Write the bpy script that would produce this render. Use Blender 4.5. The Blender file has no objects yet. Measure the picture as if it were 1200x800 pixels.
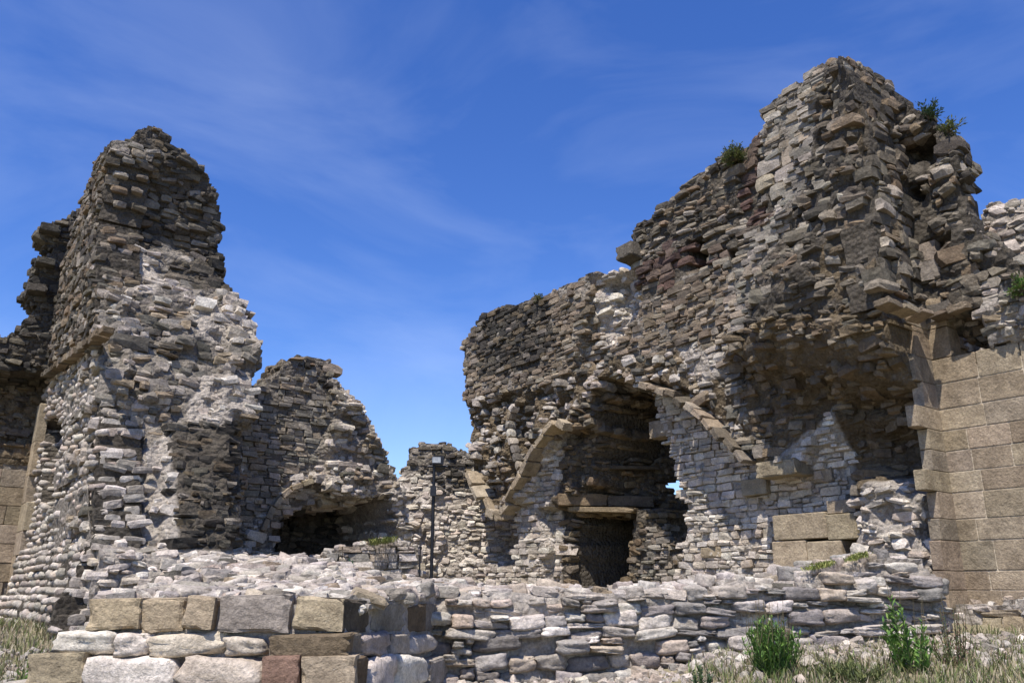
import bpy, math, random
import numpy as np
from mathutils import Matrix, Euler, Vector

# ------------------------------------------------------------------ camera, sky, sun
scn = bpy.context.scene
F, HOR, EYE = 965.0, 690.0, 1.6
TH = math.atan((HOR - 400.0) / F)
cam_d = bpy.data.cameras.new('camera'); cam_d.sensor_width = 36.0; cam_d.lens = 36.0 * F / 1200.0
cam_d.clip_end = 3000.0; cam_d.clip_start = 0.05
cam = bpy.data.objects.new('camera', cam_d); scn.collection.objects.link(cam)
cam.location = (0, 0, EYE); cam.rotation_euler = (math.pi / 2 + TH, 0, 0)
scn.camera = cam
SUN_EL = math.radians(61.0)
SH = np.array([-0.393, -0.920]); SH = SH / np.linalg.norm(SH)          # horizontal direction towards the sun
world = bpy.data.worlds.new('World'); scn.world = world; world.use_nodes = True
nt = world.node_tree; nt.nodes.clear()
out = nt.nodes.new('ShaderNodeOutputWorld'); bg = nt.nodes.new('ShaderNodeBackground')
sky = nt.nodes.new('ShaderNodeTexSky'); sky.sky_type = 'NISHITA'; sky.sun_disc = False
sky.sun_elevation = SUN_EL; sky.sun_rotation = math.atan2(SH[0], SH[1])
sky.air_density = 1.0; sky.dust_density = 0.15; sky.ozone_density = 4.0; sky.altitude = 400
hs = nt.nodes.new('ShaderNodeHueSaturation'); hs.inputs['Saturation'].default_value = 1.25
hs.inputs['Hue'].default_value = 0.517; hs.inputs['Value'].default_value = 1.0
nt.links.new(sky.outputs[0], hs.inputs['Color'])
tc = nt.nodes.new('ShaderNodeTexCoord')
mp = nt.nodes.new('ShaderNodeMapping'); mp.inputs['Rotation'].default_value = (0.9, 0.1, 0.5); mp.inputs['Scale'].default_value = (2.0, 3.4, 5.5)
nt.links.new(tc.outputs['Generated'], mp.inputs['Vector'])
nz = nt.nodes.new('ShaderNodeTexNoise'); nz.inputs['Scale'].default_value = 1.15; nz.inputs['Detail'].default_value = 7
nz.inputs['Roughness'].default_value = 0.55; nz.inputs['Distortion'].default_value = 0.6
nt.links.new(mp.outputs[0], nz.inputs['Vector'])
rp = nt.nodes.new('ShaderNodeValToRGB'); rp.color_ramp.elements[0].position = 0.42; rp.color_ramp.elements[1].position = 0.85
rp.color_ramp.elements[1].color = (0.15, 0.15, 0.15, 1)
nt.links.new(nz.outputs['Fac'], rp.inputs['Fac'])
mx = nt.nodes.new('ShaderNodeMix'); mx.data_type = 'RGBA'
nt.links.new(rp.outputs[0], mx.inputs['Factor']); nt.links.new(hs.outputs[0], mx.inputs['A'])
mx.inputs['B'].default_value = (6.0, 6.6, 7.6, 1)
nt.links.new(mx.outputs['Result'], bg.inputs['Color']); bg.inputs['Strength'].default_value = 0.14
nt.links.new(bg.outputs[0], out.inputs[0])
sd = bpy.data.lights.new('sun', 'SUN'); sd.energy = 5.0; sd.angle = math.radians(0.53); sd.color = (1.0, 0.935, 0.845)
so = bpy.data.objects.new('sun', sd); scn.collection.objects.link(so)
to_sun = Vector((SH[0] * math.cos(SUN_EL), SH[1] * math.cos(SUN_EL), math.sin(SUN_EL)))
so.rotation_euler = to_sun.to_track_quat('Z', 'Y').to_euler(); so.location = to_sun * 30
scn.view_settings.view_transform = 'Standard'; scn.view_settings.look = 'None'
scn.view_settings.gamma = 1.0; scn.view_settings.exposure = 0.5

# ------------------------------------------------------------------ numeric helpers
rng = np.random.default_rng(11)
C3 = np.array([0, 0, EYE])
def ray(px, py):
    x, y = (px - 600.0) / F, (400.0 - py) / F
    return np.array([x, math.cos(TH) - math.sin(TH) * y, math.sin(TH) + math.cos(TH) * y])
def project(P):
    d = np.asarray(P) - C3
    fw = d[..., 1] * math.cos(TH) + d[..., 2] * math.sin(TH)
    up = -d[..., 1] * math.sin(TH) + d[..., 2] * math.cos(TH)
    return 600 + F * d[..., 0] / fw, 400 - F * up / fw, fw
def ground_pt(px, D):                     # plan point whose foot shows at column px on the horizon line
    return np.array([D * (px - 600.0) / (F / math.cos(TH)), D])
def _hash(ix, iy, iz, seed):
    n = (ix.astype(np.int64) * 374761393 + iy.astype(np.int64) * 668265263 + iz.astype(np.int64) * 2147483647 + seed * 974711) & 0xffffffff
    n = ((n ^ (n >> 13)) * 1274126177) & 0xffffffff
    n = ((n ^ (n >> 16)) * 2246822519) & 0xffffffff
    return ((n ^ (n >> 15)) & 0xffffff) / float(0xffffff)
def vnoise(p, seed=0):
    i = np.floor(p).astype(np.int64); f = p - i; f = f * f * (3 - 2 * f)
    r = 0
    for a in (0, 1):
        for b in (0, 1):
            for c in (0, 1):
                w = (f[..., 0] if a else 1 - f[..., 0]) * (f[..., 1] if b else 1 - f[..., 1]) * (f[..., 2] if c else 1 - f[..., 2])
                r = r + w * _hash(i[..., 0] + a, i[..., 1] + b, i[..., 2] + c, seed)
    return r * 2 - 1
def fbm(p, seed=0, octv=3):
    r = 0; a = 1.0; s = 0
    for k in range(octv):
        r = r + a * vnoise(p * (2.03 ** k), seed + 17 * k); s += a; a *= 0.5
    return r / s
def n2(u, z, fr, seed, octv=3):
    u = np.asarray(u, float); z = np.asarray(z, float)
    return fbm(np.stack([u * fr, z * fr, np.full_like(u, 0.37 + seed)], -1), seed, octv)
def sdist(poly, u, z):                     # signed distance, positive inside
    u = np.asarray(u, float); z = np.asarray(z, float)
    P = np.asarray(poly, float); Q = np.roll(P, -1, 0)
    d = np.full(u.shape, 1e9); ins = np.zeros(u.shape, bool)
    for (x0, y0), (x1, y1) in zip(P, Q):
        ex, ey = x1 - x0, y1 - y0; L = ex * ex + ey * ey + 1e-12
        t = np.clip(((u - x0) * ex + (z - y0) * ey) / L, 0, 1)
        d = np.minimum(d, np.hypot(u - x0 - t * ex, z - y0 - t * ey))
        if y0 != y1:
            c = ((y0 > z) != (y1 > z)) & (u < (x1 - x0) * (z - y0) / (y1 - y0) + x0)
            ins ^= c
    return np.where(ins, d, -d)
def sstep(x): x = np.clip(x, 0, 1); return x * x * (3 - 2 * x)

# ------------------------------------------------------------------ materials
def make_stone(name, source, wear=1.0, grit=0.0):
    m = bpy.data.materials.new(name); m.use_nodes = True
    t = m.node_tree; N = t.nodes; L = t.links
    bs = N['Principled BSDF']; bs.inputs['Roughness'].default_value = 0.93
    bs.inputs['Specular IOR Level'].default_value = 0.15
    if source == 'object':
        c = N.new('ShaderNodeObjectInfo').outputs['Color']
    else:
        a = N.new('ShaderNodeAttribute'); a.attribute_name = 'tint'; c = a.outputs['Color']
    g = N.new('ShaderNodeNewGeometry')
    def noise(scale, det=5, rough=0.6, dist=0.0, vec=None):
        n = N.new('ShaderNodeTexNoise'); n.inputs['Scale'].default_value = scale; n.inputs['Detail'].default_value = det
        n.inputs['Roughness'].default_value = rough; n.inputs['Distortion'].default_value = dist
        L.new(vec or g.outputs['Position'], n.inputs['Vector']); return n.outputs['Fac']
    def ramp(f, p0, p1, c0, c1):
        r = N.new('ShaderNodeValToRGB'); e = r.color_ramp.elements
        e[0].position = p0; e[1].position = p1; e[0].color = (*c0, 1); e[1].color = (*c1, 1)
        L.new(f, r.inputs['Fac']); return r.outputs[0]
    def mix(mode, f, a, b):
        x = N.new('ShaderNodeMix'); x.data_type = 'RGBA'; x.blend_type = mode
        if isinstance(f, float): x.inputs['Factor'].default_value = f
        else: L.new(f, x.inputs['Factor'])
        for s, v in (('A', a), ('B', b)):
            if isinstance(v, tuple): x.inputs[s].default_value = (*v, 1)
            else: L.new(v, x.inputs[s])
        return x.outputs['Result']
    k = mix('MULTIPLY', 1.0, c, ramp(noise(5.0, 6, 0.65), 0.30, 0.72, (0.62, 0.60, 0.58), (1.28, 1.27, 1.25)))
    k = mix('MULTIPLY', 1.0, k, ramp(noise(38.0, 4, 0.7), 0.30, 0.70, (0.66, 0.66, 0.66), (1.22, 1.21, 1.20)))
    k = mix('MIX', ramp(noise(13.0, 5, 0.7, 0.4), 0.60, 0.72, (0, 0, 0), (0.55 * wear,) * 3), k, (0.055, 0.052, 0.046))     # black crust
    k = mix('MIX', ramp(noise(9.0, 6, 0.75, 0.8), 0.63, 0.76, (0, 0, 0), (0.6 * wear,) * 3), k, (0.50, 0.48, 0.44))      # pale lichen
    k = mix('MIX', ramp(noise(7.0, 5, 0.7, 0.5), 0.66, 0.78, (0, 0, 0), (0.5 * wear,) * 3), k, (0.27, 0.17, 0.07))        # ochre lichen
    L.new(k, bs.inputs['Base Color'])
    b1 = N.new('ShaderNodeBump'); b1.inputs['Strength'].default_value = 0.9; b1.inputs['Distance'].default_value = 0.035
    if grit:
        vo = N.new('ShaderNodeTexVoronoi'); vo.inputs['Scale'].default_value = 15.0; vo.inputs['Randomness'].default_value = 1.0
        L.new(g.outputs['Position'], vo.inputs['Vector'])
        ad = N.new('ShaderNodeMath'); ad.operation = 'MULTIPLY_ADD'; ad.inputs[1].default_value = -0.9
        L.new(vo.outputs['Distance'], ad.inputs[0]); L.new(noise(12.0, 8, 0.75), ad.inputs[2]); L.new(ad.outputs[0], b1.inputs['Height'])
        b1.inputs['Strength'].default_value = 1.0; b1.inputs['Distance'].default_value = grit
    else: L.new(noise(17.0, 6, 0.68), b1.inputs['Height'])
    b2 = N.new('ShaderNodeBump'); b2.inputs['Strength'].default_value = 0.6; b2.inputs['Distance'].default_value = 0.010
    L.new(noise(85.0, 4, 0.7), b2.inputs['Height']); L.new(b1.outputs[0], b2.inputs['Normal'])
    L.new(b2.outputs[0], bs.inputs['Normal'])
    return m
M_OBJ = make_stone('stone_single', 'object')
M_MESH = make_stone('stone_mass', 'mesh')
M_CORE = make_stone('rubble_mortar', 'mesh', 0.8, 0.09)
M_ASH = make_stone('dressed_stone', 'object', 0.22)
M_ASHM = make_stone('dressed_stone_mass', 'mesh', 0.25)
def plain(name, col, rough=0.8, metal=0.0, var=0.3, scale=20.0, trans=0.0):
    m = bpy.data.materials.new(name); m.use_nodes = True; t = m.node_tree; bs = t.nodes['Principled BSDF']
    bs.inputs['Roughness'].default_value = rough; bs.inputs['Metallic'].default_value = metal
    g = t.nodes.new('ShaderNodeNewGeometry'); n = t.nodes.new('ShaderNodeTexNoise'); n.inputs['Scale'].default_value = scale
    n.inputs['Detail'].default_value = 4
    t.links.new(g.outputs['Position'], n.inputs['Vector'])
    r = t.nodes.new('ShaderNodeValToRGB'); e = r.color_ramp.elements; e[0].position = 0.3; e[1].position = 0.7
    e[0].color = (*[v * (1 - var) for v in col], 1); e[1].color = (*[min(1, v * (1 + var)) for v in col], 1)
    t.links.new(n.outputs['Fac'], r.inputs['Fac']); t.links.new(r.outputs[0], bs.inputs['Base Color'])
    if trans > 0:
        tr = t.nodes.new('ShaderNodeBsdfTranslucent'); t.links.new(r.outputs[0], tr.inputs['Color'])
        ms = t.nodes.new('ShaderNodeMixShader'); ms.inputs[0].default_value = trans
        t.links.new(bs.outputs[0], ms.inputs[1]); t.links.new(tr.outputs[0], ms.inputs[2])
        t.links.new(ms.outputs[0], t.nodes['Material Output'].inputs['Surface'])
    return m
def leafmat(name):
    m = plain(name, (0.1, 0.1, 0.1), 0.75, 0, 0.2, 30, 0.25); t = m.node_tree
    a = t.nodes.new('ShaderNodeAttribute'); a.attribute_name = 'tint'
    for n in t.nodes:
        if n.type in ('BSDF_PRINCIPLED',): t.links.new(a.outputs['Color'], n.inputs['Base Color'])
        if n.type == 'BSDF_TRANSLUCENT': t.links.new(a.outputs['Color'], n.inputs['Color'])
    return m
M_LEAF = leafmat('foliage')
M_IRON = plain('black_iron', (0.025, 0.025, 0.028), 0.45, 0.6, 0.3, 12)
PAL = {
 'pale':  [(.50, .455, .40), (.43, .385, .335), (.56, .51, .455), (.33, .30, .265), (.45, .38, .32), (.38, .345, .305)],
 'lilac': [(.45, .41, .37), (.34, .315, .295), (.55, .505, .455), (.23, .215, .20), (.44, .375, .305), (.38, .335, .30), (.60, .555, .505)],
 'dark':  [(.065, .059, .05), (.095, .084, .068), (.13, .112, .088), (.05, .046, .04), (.15, .118, .08), (.20, .178, .148)],
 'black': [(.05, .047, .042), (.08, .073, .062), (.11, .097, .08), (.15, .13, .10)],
 'grey':  [(.23, .212, .18), (.29, .262, .22), (.18, .165, .14), (.32, .27, .21), (.35, .315, .27)],
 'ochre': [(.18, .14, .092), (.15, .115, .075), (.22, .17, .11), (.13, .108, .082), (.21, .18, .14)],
 'tan':   [(.36, .295, .205), (.32, .265, .19), (.40, .33, .235), (.33, .28, .21)],
 'ash':   [(.318, .258, .186), (.31, .253, .184), (.325, .264, .19), (.315, .26, .195), (.30, .242, .17), (.305, .257, .195)],
 'red':   [(.13, .085, .07), (.10, .07, .06), (.16, .12, .095), (.15, .13, .105)],
 'cream': [(.58, .53, .465), (.52, .47, .405), (.63, .58, .515), (.45, .405, .35), (.50, .435, .36)],
 'brown': [(.24, .192, .14), (.19, .153, .112), (.28, .228, .168), (.145, .122, .096), (.30, .262, .21)],
 'rust':  [(.27, .175, .13)],
 'mortar': [(.52, .475, .42), (.44, .395, .345)],
 'mgrey': [(.31, .28, .245), (.25, .225, .19)],
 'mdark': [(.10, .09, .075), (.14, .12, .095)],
 'mochre': [(.15, .118, .078), (.19, .15, .10)],
 'mix':   [(.48, .435, .38), (.38, .335, .285), (.25, .225, .19), (.13, .12, .10), (.31, .25, .18), (.43, .385, .335)],
 'mixd':  [(.155, .132, .102), (.11, .096, .077), (.22, .19, .15), (.07, .063, .053), (.20, .152, .105), (.31, .275, .23), (.17, .15, .12)],
}
def pick(pal, r=rng):
    c = np.array(PAL[pal][r.integers(len(PAL[pal]))]); c = c * r.uniform(0.82, 1.18) * (1 + r.uniform(-.022, .022, 3))
    return np.clip(c, 0.01, 0.8)

# ------------------------------------------------------------------ stone shapes shared by the single stones
def cube_grid(n):
    idx = {}; V = []; Q = []
    def vid(i, j, k):
        if (i, j, k) not in idx:
            idx[(i, j, k)] = len(V); V.append((2 * i / n - 1, 2 * j / n - 1, 2 * k / n - 1))
        return idx[(i, j, k)]
    for i in range(n):
        for j in range(n):
            for s in (0, n):
                q = [(i, j, s), (i + 1, j, s), (i + 1, j + 1, s), (i, j + 1, s)]
                for perm in ((0, 1, 2), (2, 0, 1), (1, 2, 0)):
                    p = [tuple(v[perm[a]] for a in range(3)) for v in q]
                    if s == 0: p = p[::-1]
                    Q.append([vid(*v) for v in p])
    return np.array(V, float), np.array(Q, int)
def rock(n, k, jit, seed, dents=0.0):
    V, Q = cube_grid(n); r = np.random.default_rng(seed)
    if n == 2:
        pass
    nk = (np.abs(V) ** k).sum(1) ** (1.0 / k)
    V = V * (np.abs(V).max(1) / nk)[:, None]
    sh = r.uniform(-.16, .16, 4)                       # taper and shear so no two outlines agree
    V[:, 0] += sh[0] * V[:, 2] * 0.6; V[:, 2] *= 1 + sh[1] * V[:, 0]; V[:, 1] *= 1 + sh[2] * V[:, 0]
    V += r.normal(0, jit, V.shape)
    if dents:
        nn = fbm(V * 1.9 + seed * 3.1, seed, 4)
        V *= (1 + dents * nn)[:, None]
    return V * 0.5, Q
def hewn(seed):
    V, Q = cube_grid(8); r = np.random.default_rng(seed)
    V = np.sign(V) * (1 - (1 - np.abs(V)) ** 2.2)
    e = np.sort(np.abs(V), 1); nn = fbm(V * 2.3 + seed * 1.7, seed, 4); n9 = fbm(V * 4.1 + seed, seed + 3, 2)
    edge = sstep((e[:, 1] - .8) / .2)                      # arrises get chipped, faces only a little uneven
    V = V * (1 - edge * (.035 + .20 * np.clip(nn, 0, 1) + .08 * np.clip(n9, 0, 1)) - (1 - edge) * .03 * (1 + nn))[:, None]
    V[:, 2] *= 1 + r.uniform(-.05, .05) * V[:, 0]; V[:, 0] *= 1 + r.uniform(-.03, .03) * V[:, 2]
    return V * .5, Q
def chamfer(b=0.06, seed=0, jit=0.0):
    pts = []; r = np.random.default_rng(seed)
    V, Q = cube_grid(3)
    V = np.where(np.abs(V) > 0.9, V, np.sign(V) * (1 - 2 * b))
    edge = (np.abs(V) > 0.95).sum(1)
    V = np.where((edge >= 2)[:, None], V * (1 - b * (edge[:, None] - 1) * 0.55), V)
    V += r.normal(0, jit, V.shape)
    return V * 0.5, Q
SHAPES = {}
def reg(kind, lst):
    SHAPES[kind] = []
    for i, (V, Q) in enumerate(lst):
        me = bpy.data.meshes.new('stone_' + kind); me.from_pydata(V.tolist(), [], Q.tolist())
        me.materials.append(M_ASH if kind == 'ashlar' else M_OBJ)
        sm = kind in ('cobble', 'boulder')
        me.polygons.foreach_set('use_smooth', [sm] * len(Q)); me.update()
        SHAPES[kind].append((V, Q, me))
reg('rubble', [rock(2, 5.0, 0.07, 100 + i) for i in range(18)])
reg('slab', [rock(2, 7.0, 0.065, 200 + i) for i in range(18)])
reg('cobble', [rock(2, 3.0, 0.05, 300 + i) for i in range(10)])
reg('course', [rock(2, 12.0, 0.065, 400 + i) for i in range(18)])
reg('boulder', [rock(6, 8.0, 0.022, 500 + i, 0.22) for i in range(20)])
reg('worn', [hewn(600 + i) for i in range(12)])
reg('ashlar', [chamfer(0.035, 700 + i, 0.006) for i in range(6)])

ST = {  # height, length, stand-out, stand-out jitter, gap, skipped share, tilt in degrees, depth
 'cs':   dict(shape='course', h=(.085, .14), l=(.13, .36), pr=.015, pj=.022, gap=.010, skip=.03, rot=2.5, dep=.20),
 'cm':   dict(shape='course', h=(.13, .19), l=(.20, .44), pr=.02, pj=.028, gap=.012, skip=.03, rot=2.5, dep=.26),
 'rub':  dict(shape='rubble', h=(.065, .15), l=(.10, .34), pr=.01, pj=.028, gap=.0, skip=.08, rot=8, dep=.26),
 'slab': dict(shape='slab', h=(.065, .125), l=(.12, .36), pr=.01, pj=.034, gap=.0, skip=.10, rot=5, dep=.32),
 'torn': dict(shape='slab', h=(.075, .155), l=(.11, .33), pr=.0, pj=.042, gap=.0, skip=.16, rot=7, dep=.32),
 'peb':  dict(shape='cobble', h=(.08, .135), l=(.10, .27), pr=.02, pj=.032, gap=.004, skip=.05, rot=9, dep=.2),
 'dress': dict(shape='course', h=(.24, .32), l=(.30, .56), pr=.02, pj=.012, gap=.012, skip=.02, rot=1.0, dep=.26),
 'ash':  dict(shape='ashlar', h=(.285, .33), l=(.45, .80), pr=.0, pj=.003, gap=.006, skip=0, rot=0.0, dep=.3),
 'fg':   dict(shape='boulder', h=(.10, .17), l=(.17, .48), pr=.02, pj=.04, gap=.004, skip=.05, rot=4, dep=.30),
}
A2 = np.array([-0.6, 0.8]); B2 = np.array([0.8, 0.6]); N_ = -B2; M_ = -A2     # the two wall directions and their outward normals

def link(o, parent=None):
    scn.collection.objects.link(o)
    if parent is not None: o.parent = parent
    return o
def tag(o, label=None, cat=None, group=None, kind=None):
    for k, v in (('label', label), ('category', cat), ('group', group), ('kind', kind)):
        if v: o[k] = v
    return o
def mesh_obj(name, V, Fs, mat, parent=None, tint=None, smooth=False, origin=None):
    V = np.asarray(V, float)
    if origin is not None: V = V - np.asarray(origin)
    me = bpy.data.meshes.new(name); me.from_pydata(V.tolist(), [], [list(map(int, f)) for f in Fs])
    if tint is not None:
        a = me.attributes.new('tint', 'FLOAT_COLOR', 'POINT')
        col = np.ones((len(V), 4)); col[:, :3] = tint
        a.data.foreach_set('color', col.ravel())
    if smooth: me.polygons.foreach_set('use_smooth', [True] * len(me.polygons))
    me.materials.append(mat); me.update()
    o = bpy.data.objects.new(name, me)
    return link(o, parent)

class Thing:
    def __init__(s, name, base, label, cat, group=None):
        s.o = bpy.data.objects.new(name, None); s.base = np.array(base, float); s.o.location = base
        s.o.empty_display_size = 0.3
        link(s.o); tag(s.o, label, cat, group); s.stones = []
    def stone(s, pos, ang, dims, col, shape, rot=(0, 0, 0), var=None, vis=1.0):
        s.stones.append((np.array(pos, float), ang, np.array(dims, float), col, shape, rot,
                         rng.integers(len(SHAPES[shape])) if var is None else var, vis))
    def mesh(s, name, V, Fs, mat, tint=None, smooth=False, kind=None, parent=None):
        o = mesh_obj(name, V, Fs, mat, s.o if parent is None else parent, tint, smooth, s.base)
        tag(o, kind=kind); return o
    def finish(s, limit=300, name='stone'):
        if not s.stones: return
        P = np.array([t[0] for t in s.stones]); D = np.array([t[2] for t in s.stones])
        x, y, fw = project(P)
        area = D[:, 0] * D[:, 2] * F * F / np.maximum(fw, .5) ** 2 * np.array([t[7] for t in s.stones])
        area = np.where((x < -5) | (x > 1205) | (y > 808) | (y < 0), area * 0.01, area)
        order = np.argsort(-area); single = set(order[:limit].tolist())
        VV = {}; 
        for i, (p, ang, d, col, shape, rot, v, vis) in enumerate(s.stones):
            R = Matrix.Rotation(ang, 3, 'Z') @ Euler(rot).to_matrix()
            if i in single:
                me = SHAPES[shape][v][2]
                o = bpy.data.objects.new(name, me); scn.collection.objects.link(o); o.parent = s.o
                o.location = p - s.base; o.rotation_euler = R.to_euler(); o.scale = d
                o.color = (*col, 1)
            else:
                V, Q, _ = SHAPES[shape][v]
                W = (V * d) @ np.array(R).T + p
                g = VV.setdefault('dressed_stone_mass' if shape == 'ashlar' else 'stone_mass', [[], [], [], 0, [], shape])
                g[0].append(W); g[1].append(Q + g[3]); g[2].append(np.repeat(col[None], len(W), 0)); g[3] += len(W)
                g[4].append(np.full(len(Q), shape in ('cobble', 'boulder')))
        for nm, g in VV.items():
            o = s.mesh(nm, np.concatenate(g[0]), np.concatenate(g[1]), M_ASHM if g[5] == 'ashlar' else M_MESH, np.concatenate(g[2]), kind='stuff')
            o.data.polygons.foreach_set('use_smooth', np.concatenate(g[4]))

class Wall:
    """A wall face: u runs along it, z is up, off is how far it stands out along its normal."""
    def __init__(s, O, d, n, seed, base=None, warp=0.07):
        s.O = np.array(O, float); s.d = np.array(d, float); s.n = np.array(n, float); s.seed = seed
        s.base = base; s.zones = []; s.rough = []; s.masks = []; s.holes = []; s.styles = []; s.warp = warp
        s.ang = math.atan2(s.d[1], s.d[0])
    def uz(s, px, py, off=0.0):
        r = ray(px, py); o = off
        for _ in range(8):
            t = (np.dot(s.O - C3[:2], s.n) + o) / np.dot(r[:2], s.n)
            P = C3 + r * t
            if s.base is None: break
            o = off + float(s.base(np.array([P[2]]))[0])
        return np.array([np.dot(P[:2] - s.O, s.d), P[2]])
    def poly(s, pts, off=0.0): return np.array([s.uz(*p, off) for p in pts])
    def P(s, u, z, off):
        u = np.asarray(u, float); z = np.asarray(z, float); off = np.asarray(off, float)
        return np.stack([s.O[0] + s.d[0] * u + s.n[0] * off, s.O[1] + s.d[1] * u + s.n[1] * off, z + 0 * u], -1)
    def pt(s, px, py, off): u, z = s.uz(px, py, off); o = off + (float(s.base(np.array([z]))[0]) if s.base else 0); return s.P(u, z, o)
    def mask(s, pts, off=0.0): s.masks.append(s.poly(pts, off))
    def hole(s, pts, off=0.0): s.holes.append(s.poly(pts, off))
    def hit(s, px, py):
        r = ray(px, py); t = np.arange(4.0, 34.0, .03); Q = C3 + r[None] * t[:, None]
        u = (Q[:, :2] - s.O) @ s.d; o = (Q[:, :2] - s.O) @ s.n
        k = np.argmax(o < s.off(u, Q[:, 2])); return np.array([u[k], Q[k, 2]])
    def zone_hit(s, pts, val, feather=.12, rough=0.0, add=False):
        s.zones.append((np.array([s.hit(*p) for p in pts]), val, feather, rough, add))
    def zone(s, pts, val, at=0.0, feather=0.15, rough=0.0, add=False): s.zones.append((s.poly(pts, at), val, feather, rough, add))
    def style(s, pts, st, pal, core=None, at=0.0, skip=None):
        s.styles.append((None if pts is None else s.poly(pts, at), st, pal, core, skip))
    def wu(s, u, z, k=1.0):
        return u + s.warp * k * n2(u, z, 3.1, s.seed + 5), z + s.warp * k * n2(u, z, 3.1, s.seed + 9)
    def off(s, u, z):
        u = np.asarray(u, float); z = np.asarray(z, float)
        o = np.zeros(u.shape) + (s.base(z) if s.base else 0)
        wu, wz = s.wu(u, z, 1.6)
        for poly, val, f, rgh, add in s.zones:
            w = sstep(sdist(poly, wu, wz) / max(f, 1e-3) + 0.5)
            if add: o = o + w * val
            else:
                b = (s.base(z) if s.base else 0)
                vv = val(u, z) if callable(val) else val
                o = o * (1 - w) + (vv + b) * w
            if rgh: o = o + w * rgh * (n2(u, z, 1.7, s.seed + 31, 3) + 0.5 * n2(u, z, 5.0, s.seed + 37, 2))
        return o
    def inside(s, u, z, k=1.0):
        wu, wz = s.wu(u, z, k)
        r = np.full(np.asarray(u).shape, -9.0)
        for m in s.masks: r = np.maximum(r, sdist(m, wu, wz))
        for h in s.holes: r = np.minimum(r, -sdist(h, wu, wz))
        return r
    def which(s, u, z):
        wu, wz = s.wu(u, z, 1.3); k = np.zeros(np.asarray(u).shape, int)
        for i, st in enumerate(s.styles):
            if st[0] is not None: k = np.where(sdist(st[0], wu, wz) > 0, i, k)
        return k
    def bounds(s):
        A = np.concatenate(s.masks); return A.min(0) - .05, A.max(0) + .05
    def build(s, T, thick=0.9, res=0.05, core_in=0.012, crag=0.045, name='rubble_core', mat=None, edges=True, vis=1.0, depth=.45, edge_ok=None, ulim=None):
        (u0, z0), (u1, z1) = s.bounds()
        nu, nz_ = int((u1 - u0) / res) + 2, int((z1 - z0) / res) + 2
        U, Z = np.meshgrid(u0 + np.arange(nu) * res, z0 + np.arange(nz_) * res, indexing='ij')
        cin = s.inside(U[:-1, :-1] + res / 2, Z[:-1, :-1] + res / 2) > 0.0
        OF = s.off(U, Z); cr = crag
        nn = n2(U, Z, 2.6, s.seed + 51, 3) + 0.9 * n2(U, Z, 9.0, s.seed + 57, 2)
        FR = OF - core_in + cr * nn
        BK = np.minimum(OF - depth, -thick) + cr * nn
        Uj = U + 0.4 * res * n2(U, Z, 9, s.seed + 61, 1); Zj = Z + 0.4 * res * n2(U, Z, 9, s.seed + 67, 1)
        Vf = s.P(Uj, Zj, FR).reshape(-1, 3); Vb = s.P(Uj, Zj, BK).reshape(-1, 3)
        nid = np.arange(nu * nz_).reshape(nu, nz_); NV = nu * nz_
        fc = []
        ii, jj = np.nonzero(cin)
        flip = (s.d[0] * s.n[1] - s.d[1] * s.n[0]) > 0
        a, b, c, d = nid[ii, jj], nid[ii + 1, jj], nid[ii + 1, jj + 1], nid[ii, jj + 1]
        Q = np.stack([a, b, c, d], 1); fr = Q[:, ::-1] if flip else Q
        fc.append(fr); fc.append(fr[:, ::-1] + NV)
        pad = np.pad(cin, 1)
        side = []
        for (di, dj, p, q) in ((-1, 0, (0, 1), (0, 0)), (1, 0, (1, 0), (1, 1)), (0, -1, (0, 0), (1, 0)), (0, 1, (1, 1), (0, 1))):
            e = cin & ~pad[1 + di:1 + di + cin.shape[0], 1 + dj:1 + dj + cin.shape[1]]
            i2, j2 = np.nonzero(e)
            v0, v1 = nid[i2 + p[0], j2 + p[1]], nid[i2 + q[0], j2 + q[1]]
            f = np.stack([v0, v1, v1 + NV, v0 + NV], 1); side.append(f)
        fc.append(np.concatenate(side)); Fs = np.concatenate(fc)
        used, inv = np.unique(Fs, return_inverse=True); Fs = inv.reshape(Fs.shape)
        V = np.concatenate([Vf, Vb])[used]
        k = s.which(U, Z).ravel()
        cols = np.zeros((NV, 3)); vn = 1 + 0.16 * n2(U, Z, 2.2, s.seed + 71, 2).ravel()
        for i, st in enumerate(s.styles):
            cp = PAL[st[3] or 'mgrey']; mixw = (0.5 + 0.5 * n2(U, Z, 1.3, s.seed + 73, 2)).ravel()[:, None]
            cc = np.array(cp[0]) * mixw + np.array(cp[1]) * (1 - mixw)
            cols = np.where((k == i)[:, None], cc, cols)
        cols = np.concatenate([cols * vn[:, None]] * 2)[used]
        T.mesh(name, V, Fs, mat or M_CORE, cols, smooth=False, kind=None)
        # ---- the stones of the face, course by course
        r = np.random.default_rng(s.seed + 1000)
        for i, (pl, stn, pal, core, skp) in enumerate(s.styles):
            S = ST[stn]; skip = S['skip'] if skp is None else skp
            rows = []; z = z0 - r.uniform(0, .1)
            while z < z1 + .1:
                h = r.uniform(*S['h']); u = u0 - r.uniform(0, .5)
                while u < u1 + .1:
                    l = r.uniform(*S['l'])
                    if stn not in ('ash', 'dress', 'peb') and h > .10 and r.random() < .28:
                        f = r.uniform(.35, .65); g_ = r.uniform(.35, .65)
                        rows += [(u + l / 2, z + h * f / 2, l, h * f), (u + l * g_ / 2, z + h * (1 + f) / 2, l * g_, h * (1 - f)), (u + l * (1 + g_) / 2, z + h * (1 + f) / 2, l * (1 - g_), h * (1 - f))]
                    else: rows.append((u + l / 2, z + h / 2, l, h))
                    u += l
                z += h
            R = np.array(rows)
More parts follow.
